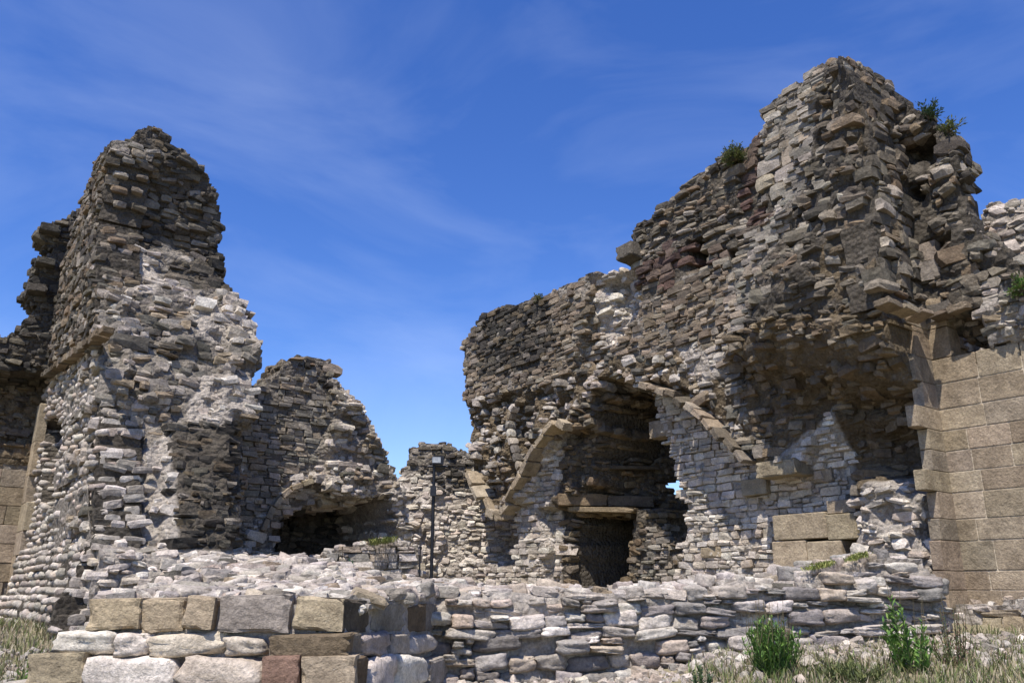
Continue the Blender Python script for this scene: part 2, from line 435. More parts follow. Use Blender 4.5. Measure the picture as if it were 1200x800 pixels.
            if stn in ('rub', 'torn', 'slab', 'fg'):
                R[:, 1] += r.normal(0, .02, len(R)) + 0.05 * n2(R[:, 0], R[:, 1], .9, s.seed + 81, 2)
            elif stn != 'ash': R[:, 1] += 0.03 * n2(R[:, 0], R[:, 1], .7, s.seed + 83, 2)
            ins = s.inside(R[:, 0], R[:, 1], 0.6)
            ok = (ins > 0.02) & (s.which(R[:, 0], R[:, 1]) == i) & (r.random(len(R)) > skip)
            if ulim:
                lo_, hi_ = np.maximum(R[:, 0] - R[:, 2] / 2, ulim[0]), np.minimum(R[:, 0] + R[:, 2] / 2, ulim[1])
                R[:, 0] = (lo_ + hi_) / 2; R[:, 2] = np.maximum(hi_ - lo_, .01); ok &= R[:, 2] > .06
            R = R[ok]; ins = ins[ok]
            if not len(R): continue
            O0 = s.off(R[:, 0], R[:, 1])
            nb = [s.off(R[:, 0], R[:, 1] - R[:, 3]), s.off(R[:, 0], R[:, 1] + R[:, 3]), s.off(R[:, 0] - R[:, 2] * .7, R[:, 1]), s.off(R[:, 0] + R[:, 2] * .7, R[:, 1])]
            for j, (u, z, l, h) in enumerate(R):
                dep = S['dep'] * r.uniform(.85, 1.2)
                big = 1.0 + (0.75 * r.random() if stn in ('torn', 'slab', 'rub', 'cs', 'cm') and r.random() < (.18 if stn not in ('cs', 'cm') else .06) else 0)
                def put(uu, zz, oo, v, ll=None):
                    pj = r.normal(0, S['pj'])
                    c = s.P(uu, zz, oo + S['pr'] + max(-.7 * dep, min(.55 * dep, pj)) - dep / 2 + .02)
                    rr = math.radians(S['rot'])
                    T.stone(c, s.ang, (ll if ll else max(.05, (l - S['gap']) * big * r.uniform(.95, 1.06) if stn != 'ash' else l - S['gap']), dep, max(.04, (h - S['gap']) * (big if big > 1 else r.uniform(.93, 1.08) if stn not in ('ash', 'dress') else 1))), pick(pal, r), S['shape'],
                            (r.normal(0, rr), r.normal(0, rr), r.normal(0, rr)), int(r.integers(len(SHAPES[S['shape']]))), v)
                put(u, z, O0[j], vis)
                for q, (du, dz) in enumerate(((0, -.45), (0, .45), (-.4, 0), (.4, 0))):
                    gap = O0[j] - nb[q][j]
                    if dep * .75 < gap < 2.6:
                        m = min(int(gap / (dep * .8)), 8)
                        for a_ in range(1, m + 1):
                            if r.random() < .8: put(u + (math.copysign(l / 2 - .07, du) if du else 0), z + dz * h * .6, O0[j] - a_ * dep * .8, vis * .5, .14 if du else None)
        # ---- stones through the thickness along the broken outline
        if edges:
            el = np.concatenate(side); VV = np.concatenate([Vf, Vb])
            Af, Bk = VV[el[:, 0]], VV[el[:, 3]]
            sel = r.random(len(el)) < res / .17
            mid = (Af + VV[el[:, 1]]) / 2
            for j in np.nonzero(sel)[0]:
                if edge_ok and not edge_ok(U.ravel()[el[j, 0] % NV]): continue
                L = np.linalg.norm(Bk[j] - Af[j]); L = min(L, 1.3)
                dirn = (Bk[j] - Af[j]) / max(np.linalg.norm(Bk[j] - Af[j]), 1e-6)
                gi = int(k[el[j, 0]] if el[j, 0] < NV else 0); st = s.styles[gi]; S = ST[st[1]] if st[1] != 'ash' else ST['cm']
                t = .12 + r.uniform(0, .15)
                while t < L:
                    h = r.uniform(*S['h']); l = r.uniform(*S['l']) * .8
                    T.stone(mid[j] + dirn * t + r.normal(0, .025, 3), s.ang, (l * .7, r.uniform(.16, .3), h), pick(st[2], r), 'rubble' if S['shape'] != 'boulder' else 'boulder',
                            tuple(r.normal(0, math.radians(6), 3)), None, .3)
                    t += r.uniform(.18, .3)

def rib(T, wall, pts, w, h, pal, name=None, seg=.34, shape='worn'):
    """an arch rib or string course laid from separate cut stones along the points"""
    P = np.array([wall.pt(*p) for p in pts]); L = np.concatenate([[0], np.cumsum(np.linalg.norm(np.diff(P, axis=0), axis=1))])
    m = max(1, int(round(L[-1] / seg))); cut = np.linspace(0, L[-1], m + 1)
    S = np.stack([np.interp(cut, L, P[:, k]) for k in range(3)], 1)
    d3 = np.array([wall.d[0], wall.d[1], 0.0])
    for A_, B_ in zip(S[:-1], S[1:]):
        e_ = B_ - A_; sl = math.atan2(e_[2], float(np.dot(e_, d3)))
        n3_ = np.array([wall.n[0], wall.n[1], 0]); yaw = 0.0
        T.stone((A_ + B_) / 2, wall.ang, (np.linalg.norm(e_) * rng.uniform(.86, .98), h * rng.uniform(.8, 1.15), w * rng.uniform(.7, 1.15)), pick(pal if rng.random() < .6 or pal == 'tan' else 'brown'), shape,
                (rng.normal(0, .10), -sl + rng.normal(0, .05), rng.normal(0, .06)), None, 60)
def block(T, wall, x0, y0, x1, y1, off, dep, pal, shape='ashlar', vis=50.0, rot=0.0, hgap=.006):
    a = wall.uz(x0, (y0 + y1) / 2, off); b = wall.uz(x1, (y0 + y1) / 2, off)
    t = wall.uz((x0 + x1) / 2, y0, off); m = wall.uz((x0 + x1) / 2, y1, off)
    l = abs(b[0] - a[0]) - hgap; h = abs(t[1] - m[1]) - hgap
    base = float(wall.base(np.array([(t[1] + m[1]) / 2]))[0]) if wall.base else 0.0
    c = wall.P((a[0] + b[0]) / 2, (t[1] + m[1]) / 2, off + base - dep / 2)
    rr = math.radians(rot)
    T.stone(c, wall.ang, (l, dep, h), pick(pal), shape, tuple(rng.normal(0, rr, 3)) if rot else (0, 0, 0), None, vis)
FULL = [(-400, -400), (1600, -400), (1600, 1200), (-400, 1200)]

# ------------------------------------------------------------------ ground
def gz(x, y):
    x = np.asarray(x, float); y = np.asarray(y, float)
    z = np.interp(y, [-30, 0, 3, 6, 8.5, 10, 11.5, 14], [0, 0.05, .22, .50, .74, 1.02, 1.15, 1.2])
    f = sstep((y - 4) / 3) * (1 - sstep((y - 9.5) / 3))
    z = z + (.20 * sstep((x - .9) / 1.6) + .16 * sstep((-x - 2.7) / 1.0)) * f
    return z
xs = np.concatenate([-np.geomspace(16, 900, 14)[::-1], np.linspace(-14, 14, 113), np.geomspace(16, 900, 14)])
ys = np.concatenate([-np.geomspace(8, 900, 12)[::-1], np.linspace(-6, 22, 113), np.geomspace(24, 1200, 14)])
X, Y = np.meshgrid(xs, ys, indexing='ij')
ZG = gz(X, Y) + np.where((np.abs(X) < 15) & (Y < 22) & (Y > -6), .035 * n2(X, Y, 1.1, 3) + .02 * n2(X, Y, 4.0, 5), 0)
gid = np.arange(X.size).reshape(X.shape)
GF = np.stack([gid[:-1, :-1], gid[1:, :-1], gid[1:, 1:], gid[:-1, 1:]], -1).reshape(-1, 4)
mg = bpy.data.materials.new('dry_earth'); mg.use_nodes = True
t = mg.node_tree; bs = t.nodes['Principled BSDF']; bs.inputs['Roughness'].default_value = .95
g = t.nodes.new('ShaderNodeNewGeometry')
n1 = t.nodes.new('ShaderNodeTexNoise'); n1.inputs['Scale'].default_value = 1.4; n1.inputs['Detail'].default_value = 8; n1.inputs['Roughness'].default_value = .7
t.links.new(g.outputs['Position'], n1.inputs['Vector'])
r1 = t.nodes.new('ShaderNodeValToRGB'); e = r1.color_ramp.elements; e[0].position = .35; e[1].position = .68
e[0].color = (.15, .14, .07, 1); e[1].color = (.34, .28, .19, 1)
t.links.new(n1.outputs['Fac'], r1.inputs['Fac']); t.links.new(r1.outputs[0], bs.inputs['Base Color'])
bp = t.nodes.new('ShaderNodeBump'); bp.inputs['Distance'].default_value = .05
n3 = t.nodes.new('ShaderNodeTexNoise'); n3.inputs['Scale'].default_value = 30; n3.inputs['Detail'].default_value = 6
t.links.new(g.outputs['Position'], n3.inputs['Vector']); t.links.new(n3.outputs['Fac'], bp.inputs['Height']); t.links.new(bp.outputs[0], bs.inputs['Normal'])
tag(mesh_obj('ground', np.stack([X.ravel(), Y.ravel(), ZG.ravel()], 1), GF, mg, smooth=True), kind='structure')

# ------------------------------------------------------------------ left tower: a thick wall whose near end is torn off
K = ground_pt(105, 10.0)
T = Thing('ruined_tower', (K[0], K[1], gz(K[0], K[1])), 'tall leaning stump of dark rubble masonry, torn open, with a pebbly coursed flank', 'ruin')
LF = Wall(K, A2, N_, 21, warp=0.05)
corner = [(140, 166), (132, 205), (122, 262), (120, 330), (120, 400), (116, 480), (112, 560), (110, 640), (106, 690), (106, 860)]
cu = np.array([LF.uz(*p) for p in corner]); o_ = np.argsort(cu[:, 1]); ZU, UU = cu[o_, 1], np.maximum(cu[o_, 0], 0)
lean = lambda z: -np.interp(z, ZU, UU)
LF.mask(corner + [(20, 860), (22, 715), (36, 620), (50, 500), (54, 440), (62, 400), (80, 320), (97, 258), (113, 212), (126, 182)])
LF.style(FULL, 'peb', 'grey', 'mgrey')
LF.style([(20, 470), (125, 395), (130, 640), (130, 900), (0, 900)], 'peb', 'pale', 'mdark')
LF.style([(140, 130), (126, 385), (40, 455), (60, 130)], 'cs', 'mixd', 'mdark')
LF.zone([(150, 100), (127, 384), (40, 452), (0, 452), (0, 100)], .10, feather=.08)
LF.zone([(52, 500), (66, 478), (72, 500), (64, 590), (50, 590)], -.7, feather=.12)
LF.zone([(0, 655), (150, 640), (150, 900), (0, 900)], .16, feather=.5)
LF.zone([(0, 700), (150, 690), (150, 900), (0, 900)], .36, feather=.4)
LF.build(T, thick=.55, vis=1.0)
FR = Wall(K, B2, M_, 23, base=lean, warp=0.06)
sil = [(140, 172), (152, 164), (164, 157), (176, 147), (188, 145), (198, 154), (206, 168), (222, 173), (232, 184), (247, 202), (256, 230), (264, 246), (263, 330), (280, 352), (300, 376), (296, 400), (305, 418), (297, 446), (303, 475), (288, 505), (296, 560), (290, 640), (292, 700), (292, 760)]
FR.mask([(p[0] - 3, p[1]) for p in corner[::-1]] + sil)
FR.style(FULL, 'torn', 'mix', 'mgrey', skip=.15)
FR.style([(100, 100), (300, 100), (300, 320), (262, 325), (200, 285), (100, 300)], 'rub', 'dark', 'mdark')
FR.style([(150, 290), (275, 322), (310, 380), (310, 480), (215, 500), (150, 470), (125, 400), (140, 330)], 'torn', 'mix', 'mgrey', skip=.22)
FR.style([(215, 350), (300, 370), (305, 410), (230, 395)], 'torn', 'cream', 'mortar', skip=.35)
FR.style([(135, 290), (190, 300), (180, 345), (140, 350)], 'torn', 'cream', 'mortar', skip=.4)
FR.style([(235, 440), (300, 440), (300, 490), (215, 500)], 'torn', 'cream', 'mortar', skip=.35)
FR.style([(205, 300), (268, 312), (274, 345), (232, 338), (200, 318)], 'cm', 'black', 'mdark', skip=.1)
FR.style([(160, 398), (200, 402), (240, 425), (236, 440), (180, 420)], 'slab', 'mixd', 'mgrey', skip=.1)
FR.style([(195, 495), (275, 495), (282, 640), (200, 652), (188, 590)], 'slab', 'dark', 'mdark', skip=.06)
FR.style([(150, 545), (198, 500), (205, 640), (150, 650)], 'torn', 'cream', 'mortar', skip=.38)
FR.style([(272, 480), (310, 480), (302, 640), (280, 640)], 'torn', 'brown', 'mgrey', skip=.2)
FR.style([(115, 500), (160, 480), (170, 600), (115, 610)], 'torn', 'grey', 'mgrey', skip=.7)
FR.style([(90, 635), (300, 650), (300, 900), (90, 900)], 'rub', 'cream', 'mortar')
FR.zone([(100, 100), (300, 100), (300, 345), (100, 330)], -.12, feather=.4, rough=.16)
FR.zone([(120, 330), (310, 345), (310, 480), (200, 500), (120, 460)], .12, feather=.5, rough=.42)
FR.zone([(112, 470), (200, 500), (195, 650), (105, 620)], -.15, feather=.5, rough=.30)
FR.zone([(112, 525), (160, 515), (168, 600), (118, 612)], -.5, feather=.35)
FR.zone([(195, 495), (272, 500), (280, 640), (195, 650)], .18, feather=.3, rough=.10)
FR.zone([(272, 500), (300, 500), (300, 700), (278, 660)], -.5, feather=.3)
FR.zone([(90, 640), (300, 652), (300, 900), (90, 900)], .25, feather=.25, rough=.1)
FR.build(T, thick=0.0, depth=2.6, edges=True, vis=1.3)
rib(T, LF, [(128, 386, .13), (90, 414, .13), (53, 441, .13)], .12, .18, 'ochre')
T.finish()

# ------------------------------------------------------------------ restored wall beyond the tower, dark torn masonry over it
c1 = K + A2 * 6.25
T = Thing('broken_wall', (c1[0], c1[1], gz(c1[0], c1[1])), 'shaded brown ashlar wall with black torn masonry jutting above, behind the pebbly flank', 'wall')
LA = Wall(c1, B2, M_, 25, warp=0.05)
low = np.array([(-3.0, .6), (.0, .6), (.0, LA.uz(40, 541)[1]), (-3.0, LA.uz(10, 541)[1])])
LA.masks.append(low); LA.style(None, 'ash', 'ash', 'mgrey'); LA.warp = 0.0
LA.build(T, thick=.8, core_in=.012, crag=.003, edges=False)
LU = Wall(c1, B2, M_, 27, warp=.07)
LU.mask([(100, 240), (84, 255), (68, 258), (52, 264), (44, 270), (48, 279), (60, 284), (64, 297), (48, 302), (41, 308), (46, 320), (50, 330), (36, 334), (31, 342), (36, 352), (44, 360), (34, 372), (25, 382), (22, 398), (-30, 405), (-60, 545), (60, 545), (60, 420)])
LU.warp = .03
LU.style(FULL, 'rub', 'black', 'mdark')
LU.style([(-60, 450), (60, 450), (60, 560), (-60, 560)], 'rub', 'ochre', 'mochre')
LU.zone([(-60, 395), (60, 395), (60, 442), (-60, 442)], .35, feather=.15)
LU.zone([(-60, 442), (60, 442), (60, 520), (-60, 520)], -.3, feather=.15, rough=.2)
LU.build(T, thick=.8)
for x, y, w in ((58, 271, .36), (52, 310, .32), (42, 342, .34), (20, 416, .7), (42, 408, .5)):
    T.stone(LU.pt(x, y, .0), LU.ang, (w, .5, w * .45), pick('black'), 'worn', tuple(rng.normal(0, .06, 3)), None, 30)
p0, p1 = LU.pt(-20, 446, .35), LU.pt(50, 446, .35)
# pale jamb that runs up the corner
JW = Wall(c1 + M_ * .30 + N_ * .08, M_, N_, 29)
for y0, y1, w in ((475, 520, .34), (520, 560, .40), (560, 592, .34), (592, 625, .78), (625, 652, .74), (652, 690, .36), (690, 725, .40)):
    z0_, z1_ = LA.uz(40, y1)[1], LA.uz(40, y0)[1]
    T.stone((*(c1 + M_ * w / 2 + N_ * .05), (z0_ + z1_) / 2), JW.ang, (w, .16, z1_ - z0_ - .006), pick('tan'), 'ashlar', (0, 0, 0), None, 50)
T.finish()

# ------------------------------------------------------------------ wall fragment with a vault hollow
b0 = ground_pt(284, 15.2)
T = Thing('wall_fragment', (b0[0], b0[1], gz(b0[0], b0[1])), 'grey jagged wall fragment with a dark arched hollow, right beside the lamp pole', 'ruin')
T.o['label'] = 'grey jagged wall fragment with a dark cave-like arched hollow at its foot'
BW = Wall(b0, B2, M_, 31, warp=.08)
BW.mask([(225, 720), (228, 520), (262, 500), (284, 470), (305, 455), (328, 440), (334, 424), (350, 418), (372, 422), (388, 421), (391, 432), (388, 444), (402, 458), (420, 478), (432, 505), (446, 532), (453, 558), (470, 585), (478, 625), (478, 720)])
BW.style(FULL, 'rub', 'cream', 'mortar')
BW.style([(270, 450), (332, 440), (395, 455), (392, 500), (372, 548), (340, 560), (310, 600), (280, 640)], 'cs', 'grey', 'mgrey')
BW.style([(325, 410), (400, 410), (400, 455), (330, 445)], 'rub', 'mixd', 'mgrey')
BW.style([(395, 480), (430, 500), (455, 560), (450, 590), (395, 560)], 'rub', 'mix', 'mgrey')
BW.style([(305, 680), (312, 615), (345, 572), (372, 566), (385, 588), (335, 620), (330, 700)], 'cs', 'pale', 'mgrey')
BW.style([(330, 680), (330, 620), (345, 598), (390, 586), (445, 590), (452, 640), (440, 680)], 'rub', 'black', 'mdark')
BW.zone([(385, 440), (460, 520), (480, 640), (440, 600), (380, 570)], .25, feather=.4, rough=.3)
BW.zone([(303, 690), (308, 620), (325, 590), (345, 568), (368, 562), (390, 575), (395, 690)], -.3, at=0, feather=.1)
BW.zone([(329, 700), (331, 625), (345, 602), (385, 588), (440, 590), (452, 610), (448, 640), (432, 700)], -2.0, at=-.2, feather=.2, rough=.2)
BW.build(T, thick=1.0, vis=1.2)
rib(T, BW, [(306, 622, .0), (314, 603, .0), (326, 585, .0), (342, 571, .0), (366, 563, .0)], .11, .22, 'tan', seg=.25)
T.finish()

# ------------------------------------------------------------------ low terrace wall in front of it, and the far rubble wall
p = ground_pt(280, 14.0)
T = Thing('terrace_wall', (p[0], p[1], gz(*p)), 'low pinkish rubble terrace wall with grass tufts, in front of the dark arched hollow', 'wall')
W = Wall(p, np.array([1.0, .12]) / math.hypot(1, .12), np.array([.12, -1.0]) / math.hypot(1, .12), 41)
W.mask([(275, 730), (288, 672), (325, 660), (362, 656), (385, 648), (420, 640), (470, 636), (489, 640), (493, 730)])
W.style(FULL, 'cs', 'lilac', 'mgrey'); W.style([(270, 720), (270, 640), (380, 640), (370, 675), (300, 690)], 'rub', 'pale', 'mortar')
W.build(T, thick=1.0); T.finish()
p = ground_pt(425, 20.0)
T = Thing('rubble_wall', (p[0], p[1], gz(*p)), 'far pale rubble wall with a small dark hump, behind the lamp pole', 'wall')
W = Wall(p, np.array([1.0, .0]), np.array([.0, -1.0]), 43, warp=.09)
W.mask([(415, 740), (430, 585), (450, 570), (470, 560), (474, 545), (484, 525), (500, 518), (528, 521), (546, 533), (556, 545), (640, 560), (650, 740)])
W.style(FULL, 'rub', 'cream', 'mortar'); W.style([(470, 510), (550, 510), (560, 575), (520, 580), (500, 552), (474, 556)], 'rub', 'dark', 'mgrey')
W.style([(505, 600), (640, 600), (640, 740), (500, 740)], 'rub', 'cream', 'mortar', skip=.03)
W.zone([(440, 560), (520, 580), (500, 740), (400, 740)], .2, feather=.5, rough=.3)
W.build(T, thick=.9, vis=1.2); T.finish()

# ------------------------------------------------------------------ the long wall on the right: vault wall, tower stub, torn end
C0 = ground_pt(1128, 10.5)
def pzones(w):
    # torn stub of the cross wall
    w.zone([(946, 60), (1200, 60), (1200, 480), (1060, 470), (985, 462), (900, 440), (845, 415), (870, 330), (900, 270), (930, 200), (940, 130)], .45, at=.3, feather=.6, rough=.22)
    w.zone([(972, 40), (1200, 40), (1200, 450), (1040, 425), (950, 418), (880, 395), (880, 345), (930, 280), (960, 200), (985, 110)], 1.0, at=.8, feather=.75, rough=.20)
    w.zone([(860, 160), (893, 140), (897, 262), (866, 262)], -.10, feather=.06)
    # lower wall set back below the broken vault
    w.zone([(530, 560), (552, 556), (583, 608), (606, 602), (660, 500), (690, 490), (760, 448), (780, 450), (806, 462), (834, 484), (862, 514), (890, 545), (930, 530), (960, 490), (1010, 470), (1072, 470), (1200, 470), (1200, 900), (530, 900)], -.45, at=-.2, feather=.22)
    w.zone([(845, 415), (900, 440), (985, 462), (1060, 470), (1100, 470), (1100, 500), (1000, 500), (950, 520), (915, 560), (890, 545), (850, 500), (835, 450)], -.05, at=0, feather=.5, rough=.22)
    w.zone([(530, 560), (552, 556), (583, 608), (606, 602), (655, 508), (676, 520), (668, 600), (662, 900), (530, 900)], -.24, at=-.2, feather=.12)
    # ragged vault remains over the corbel
    w.zone([(546, 470), (640, 455), (700, 430), (745, 440), (690, 500), (655, 505), (606, 595), (584, 600), (552, 552)], -.12, feather=.2, rough=.50)
    w.zone([(690, 330), (745, 318), (750, 360), (720, 400), (700, 430), (670, 430), (685, 380)], -.28, feather=.3, rough=.3)
    # deep recess with the doorway
    uL = w.uz(664, 600, -.4)[0]; zL = w.uz(700, 592, -1.0)[1]
    back = lambda u, z: np.clip(-.5 - 1.25 * (uL - u), -2.6, -.5)
    lowb = lambda u, z: np.clip(-.5 - .75 * (uL - u), -1.15, -.5)
    w.zone([(712, 470), (722, 452), (738, 446), (756, 458), (764, 490), (776, 528), (790, 566), (796, 618), (786, 690), (784, 900), (664, 900), (660, 640), (660, 594), (690, 568), (700, 520)], back, at=-.35, feather=.16, rough=.10)
    w.zone([(640, 596), (768, 594), (774, 612), (786, 640), (788, 900), (640, 900), (650, 640)], lowb, at=-.45, feather=.10, rough=.06)
    w.zone_hit([(672, 603), (744, 602), (740, 640), (728, 690), (728, 760), (672, 760)], -5.0, feather=.04, add=True)
    w.zone_hit([(724, 545), (724, 520), (732, 507), (744, 501), (756, 507), (766, 524), (768, 545)], -.6, feather=.08, add=True)
    # niche under the corbel, putlog holes
    w.zone([(572, 604), (613, 600), (610, 662), (575, 662)], -1.5, at=-.42, feather=.03)
    w.zone([(806, 284), (827, 278), (828, 312), (808, 318)], -.75, feather=.06)
    w.zone([(852, 292), (868, 287), (869, 297), (853, 303)], -.55, feather=.05)
    # pale pile at the right foot
    w.zone([(1004, 562), (1040, 560), (1090, 580), (1130, 900), (985, 900), (998, 620)], .42, at=.3, feather=.35, rough=.22)
def pstyles(w):
    w.style(FULL, 'cs', 'grey', 'mgrey')
    w.style([(745, 330), (850, 300), (860, 420), (760, 440), (700, 440)], 'cs', 'brown', 'mgrey')
    # upper faces
    w.style([(530, 340), (600, 350), (700, 315), (700, 440), (640, 470), (540, 475)], 'cs', 'brown', 'mgrey')
    w.style([(555, 360), (590, 355), (640, 345), (650, 400), (620, 440), (562, 440)], 'cs', 'dark', 'mdark')
    w.style([(735, 250), (860, 170), (872, 180), (876, 290), (800, 280), (738, 300)], 'slab', 'mixd', 'mdark')
    w.style([(748, 305), (800, 280), (866, 278), (856, 300), (792, 330), (750, 355)], 'cm', 'red', 'mdark')
    w.style([(862, 140), (894, 130), (898, 268), (864, 268)], 'cm', 'red', 'mdark')
    w.style([(894, 110), (960, 80), (950, 170), (890, 195)], 'cs', 'grey', 'mgrey')
    w.style([(894, 196), (950, 172), (930, 230), (900, 250)], 'dress', 'grey', 'mdark')
    w.style([(690, 325), (740, 312), (752, 345), (720, 410), (690, 400)], 'rub', 'cream', 'mortar', skip=.4)
    # torn stub
    w.style([(946, 60), (1200, 60), (1200, 420), (1070, 420), (900, 410), (845, 400), (870, 330), (900, 270), (930, 200), (940, 130)], 'torn', 'mixd', 'mdark', at=.8)
    w.style([(985, 120), (1060, 120), (1060, 175), (1000, 180)], 'torn', 'ochre', 'mochre', at=1.0)
    w.style([(960, 285), (1030, 290), (1030, 350), (950, 350)], 'torn', 'mixd', 'mochre', at=1.0, skip=.4)
    w.style([(840, 395), (900, 385), (1040, 365), (1200, 400), (1200, 520), (1000, 505), (945, 500), (915, 560), (885, 540), (840, 450)], 'torn', 'ochre', 'mochre', at=.4)
    # vault remains
    w.style([(546, 470), (640, 450), (700, 415), (760, 420), (850, 400), (850, 445), (880, 520), (800, 460), (745, 455), (690, 500), (655, 505), (606, 600), (584, 605), (552, 558)], 'torn', 'mix', 'mochre', skip=.25)
    w.style([(660, 505), (690, 470), (704, 520), (690, 580), (662, 600), (655, 545)], 'torn', 'brown', 'mortar', at=-.3, skip=.2)
    w.style([(790, 405), (850, 412), (850, 440), (820, 450)], 'torn', 'pale', 'mortar', skip=.5)
    # lower walls
    w.style([(530, 560), (552, 556), (583, 608), (606, 602), (660, 500), (668, 520), (655, 600), (664, 900), (530, 900)], 'cs', 'cream', 'mortar', at=-.4)
    w.style([(760, 450), (800, 462), (860, 516), (905, 560), (1000, 470), (990, 700), (990, 900), (780, 900), (796, 618), (776, 528)], 'cs', 'cream', 'mortar', at=-.4)
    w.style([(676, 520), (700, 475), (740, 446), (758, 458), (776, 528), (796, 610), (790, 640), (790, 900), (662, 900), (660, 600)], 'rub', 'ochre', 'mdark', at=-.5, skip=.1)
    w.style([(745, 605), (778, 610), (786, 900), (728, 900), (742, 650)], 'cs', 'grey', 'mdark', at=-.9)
    w.style([(985, 470), (1100, 470), (1130, 590), (1000, 600)], 'rub', 'ochre', 'mochre', at=-.3, skip=.3)
    w.style([(1000, 590), (1045, 560), (1110, 520), (1140, 900), (985, 900)], 'rub', 'cream', 'mortar', at=.3, skip=.2)
split = [(848, 178), (853, 240), (866, 400), (878, 540), (890, 690), (897, 780)]
p = C0 + A2 * 7.5
T = Thing('vault_wall', (p[0], p[1], gz(*p)), 'long broken wall with vault ribs on a corbel and a black doorway recess', 'ruin')
VW = Wall(C0, A2, N_, 51, warp=.07); pzones(VW); pstyles(VW)
VW.mask([(560, 760), (556, 600), (552, 540), (546, 470), (543, 400), (551, 390), (560, 375), (580, 362), (600, 358), (625, 352), (650, 340), (670, 330), (690, 322), (715, 320), (738, 316), (744, 305), (738, 296), (744, 285), (741, 272), (746, 262), (768, 255), (772, 240), (790, 232), (798, 215), (815, 205), (838, 190)] + split)
VW.holes.append(np.array([VW.hit(*q) for q in ((757, 566), (788, 560), (806, 592), (808, 630), (780, 630), (764, 602))]))
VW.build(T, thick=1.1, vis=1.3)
T.stone(VW.pt(741, 298, .05), VW.ang, (.42, .5, .32), pick('black'), 'worn', (.1, .1, 0), None, 50)
rib(T, VW, [(553, 553, .12), (562, 570, .08), (574, 588, .0), (584, 601, -.1)], .15, .50, 'tan', seg=.36)
rib(T, VW, [(594, 603, -.05), (602, 588, .0), (612, 566, .06), (626, 538, .08), (642, 513, .1), (658, 494, .1)], .15, .46, 'tan', seg=.36)
rib(T, VW, [(578, 600, -.05), (586, 604, .0), (597, 602, -.05)], .2, .4, 'tan')
rib(T, VW, [(656, 494, .16), (668, 501, .12)], .16, .30, 'tan')
rib(T, VW, [(614, 560, .10), (606, 535, .12), (598, 505, .12), (600, 480, .12), (612, 468, .08)], .13, .22, 'mix', seg=.2, shape='rubble')
rib(T, VW, [(756, 452, -.05), (776, 456, -.02), (802, 468, .0), (830, 490, .05), (858, 518, .0), (880, 542, -.05)], .115, .46, 'brown', seg=.26)
def beam(x0, y0, x1, y1, h, dep, pal):
    ca, cb = VW.hit(x0, y0), VW.hit(x1, y1); of = VW.off(np.array([ca[0], cb[0]]), np.array([ca[1], cb[1]]))
    A_, B_ = VW.P(ca[0], ca[1], of[0]), VW.P(cb[0], cb[1], of[1]); e_ = B_ - A_
    T.stone((A_ + B_) / 2, math.atan2(e_[1], e_[0]), (np.linalg.norm(e_), dep, h), pick(pal), 'worn', (0, -math.atan2(e_[2], math.hypot(e_[0], e_[1])), 0), None, 60)
beam(652, 586, 712, 587, .24, .55, 'ochre'); beam(711, 588, 766, 589, .22, .55, 'ochre'); beam(668, 597, 748, 598, .10, .4, 'ochre'); beam(722, 549, 772, 549, .07, .3, 'ochre')
block(T, VW, 759, 491, 788, 512, -.40, .3, 'tan', 'worn')
for x, y in ((627, 583), (820, 640)): block(T, VW, x, y, x + 24, y + 13, -.40, .25, 'tan', 'worn')
T.finish()

p = C0 + A2 * 2.0
T = Thing('ruined_tower', (p[0], p[1], gz(*p)), 'highest stump, a bulging torn tower of dark slabs overhanging a shaded ochre vault', 'ruin')
TW = Wall(C0, A2, N_, 51, warp=.07); pzones(TW); pstyles(TW)
top = TW.poly([(864, 172), (872, 160), (886, 150), (888, 126), (905, 112), (925, 100), (948, 86)], 0.1).tolist() + TW.poly([(956, 73), (972, 67), (990, 77), (1004, 82), (1016, 90), (1028, 94), (1042, 100)], .5).tolist()
zc = [q[1] for q in top][-1]
top = [q for q in top if q[0] > 0.05] + [[0.0, zc], [0.0, .8]]
lft = TW.poly(split[::-1], 0).tolist()
TW.masks.append(np.array(lft + top))
TW.build(T, thick=1.1, vis=1.3, edge_ok=lambda u: u > .08, ulim=(.02, 99))
# dressed side face of the stub, towards the restored wall
SU = Wall(C0 + M_ * .06, B2 * -1, M_, 55, warp=.04)
zt, zm, zb = SU.uz(1041, 118)[1], SU.uz(1062, 250)[1], SU.uz(1088, 376)[1]
SU.masks.append(np.array([(0, zb), (1.05, zb), (.95, zm), (.85, zt - .3), (0, zt)]))
SU.style(FULL, 'cm', 'mixd', 'mdark'); SU.zone([(1000, 60), (1100, 60), (1100, 400), (1000, 400)], 0, feather=.1, rough=.05)
SU.build(T, thick=.3, vis=1.5, edges=False)
# big dressed blocks at the foot of the vault and the springer
for q in ((905, 601, 968, 632, .0), (968, 601, 1004, 632, .0), (968, 585, 1002, 601, -.05), (905, 633, 946, 673, .0), (946, 633, 988, 673, .0), (905, 674, 990, 700, .0), (868, 560, 898, 580, -.3), (884, 538, 932, 558, .12), (893, 524, 922, 538, .0), (940, 548, 975, 566, -.36), (930, 508, 952, 522, -.36)):
    block(T, TW, *q[:4], q[4], .75, 'tan', 'worn' if q[1] < 560 else 'ashlar')
# sloping string blocks where the two faces meet
rib(T, SU, [(1086, 373, .18), (1060, 364, .18), (1031, 354, .18)], .08, .26, 'brown')
T.finish()

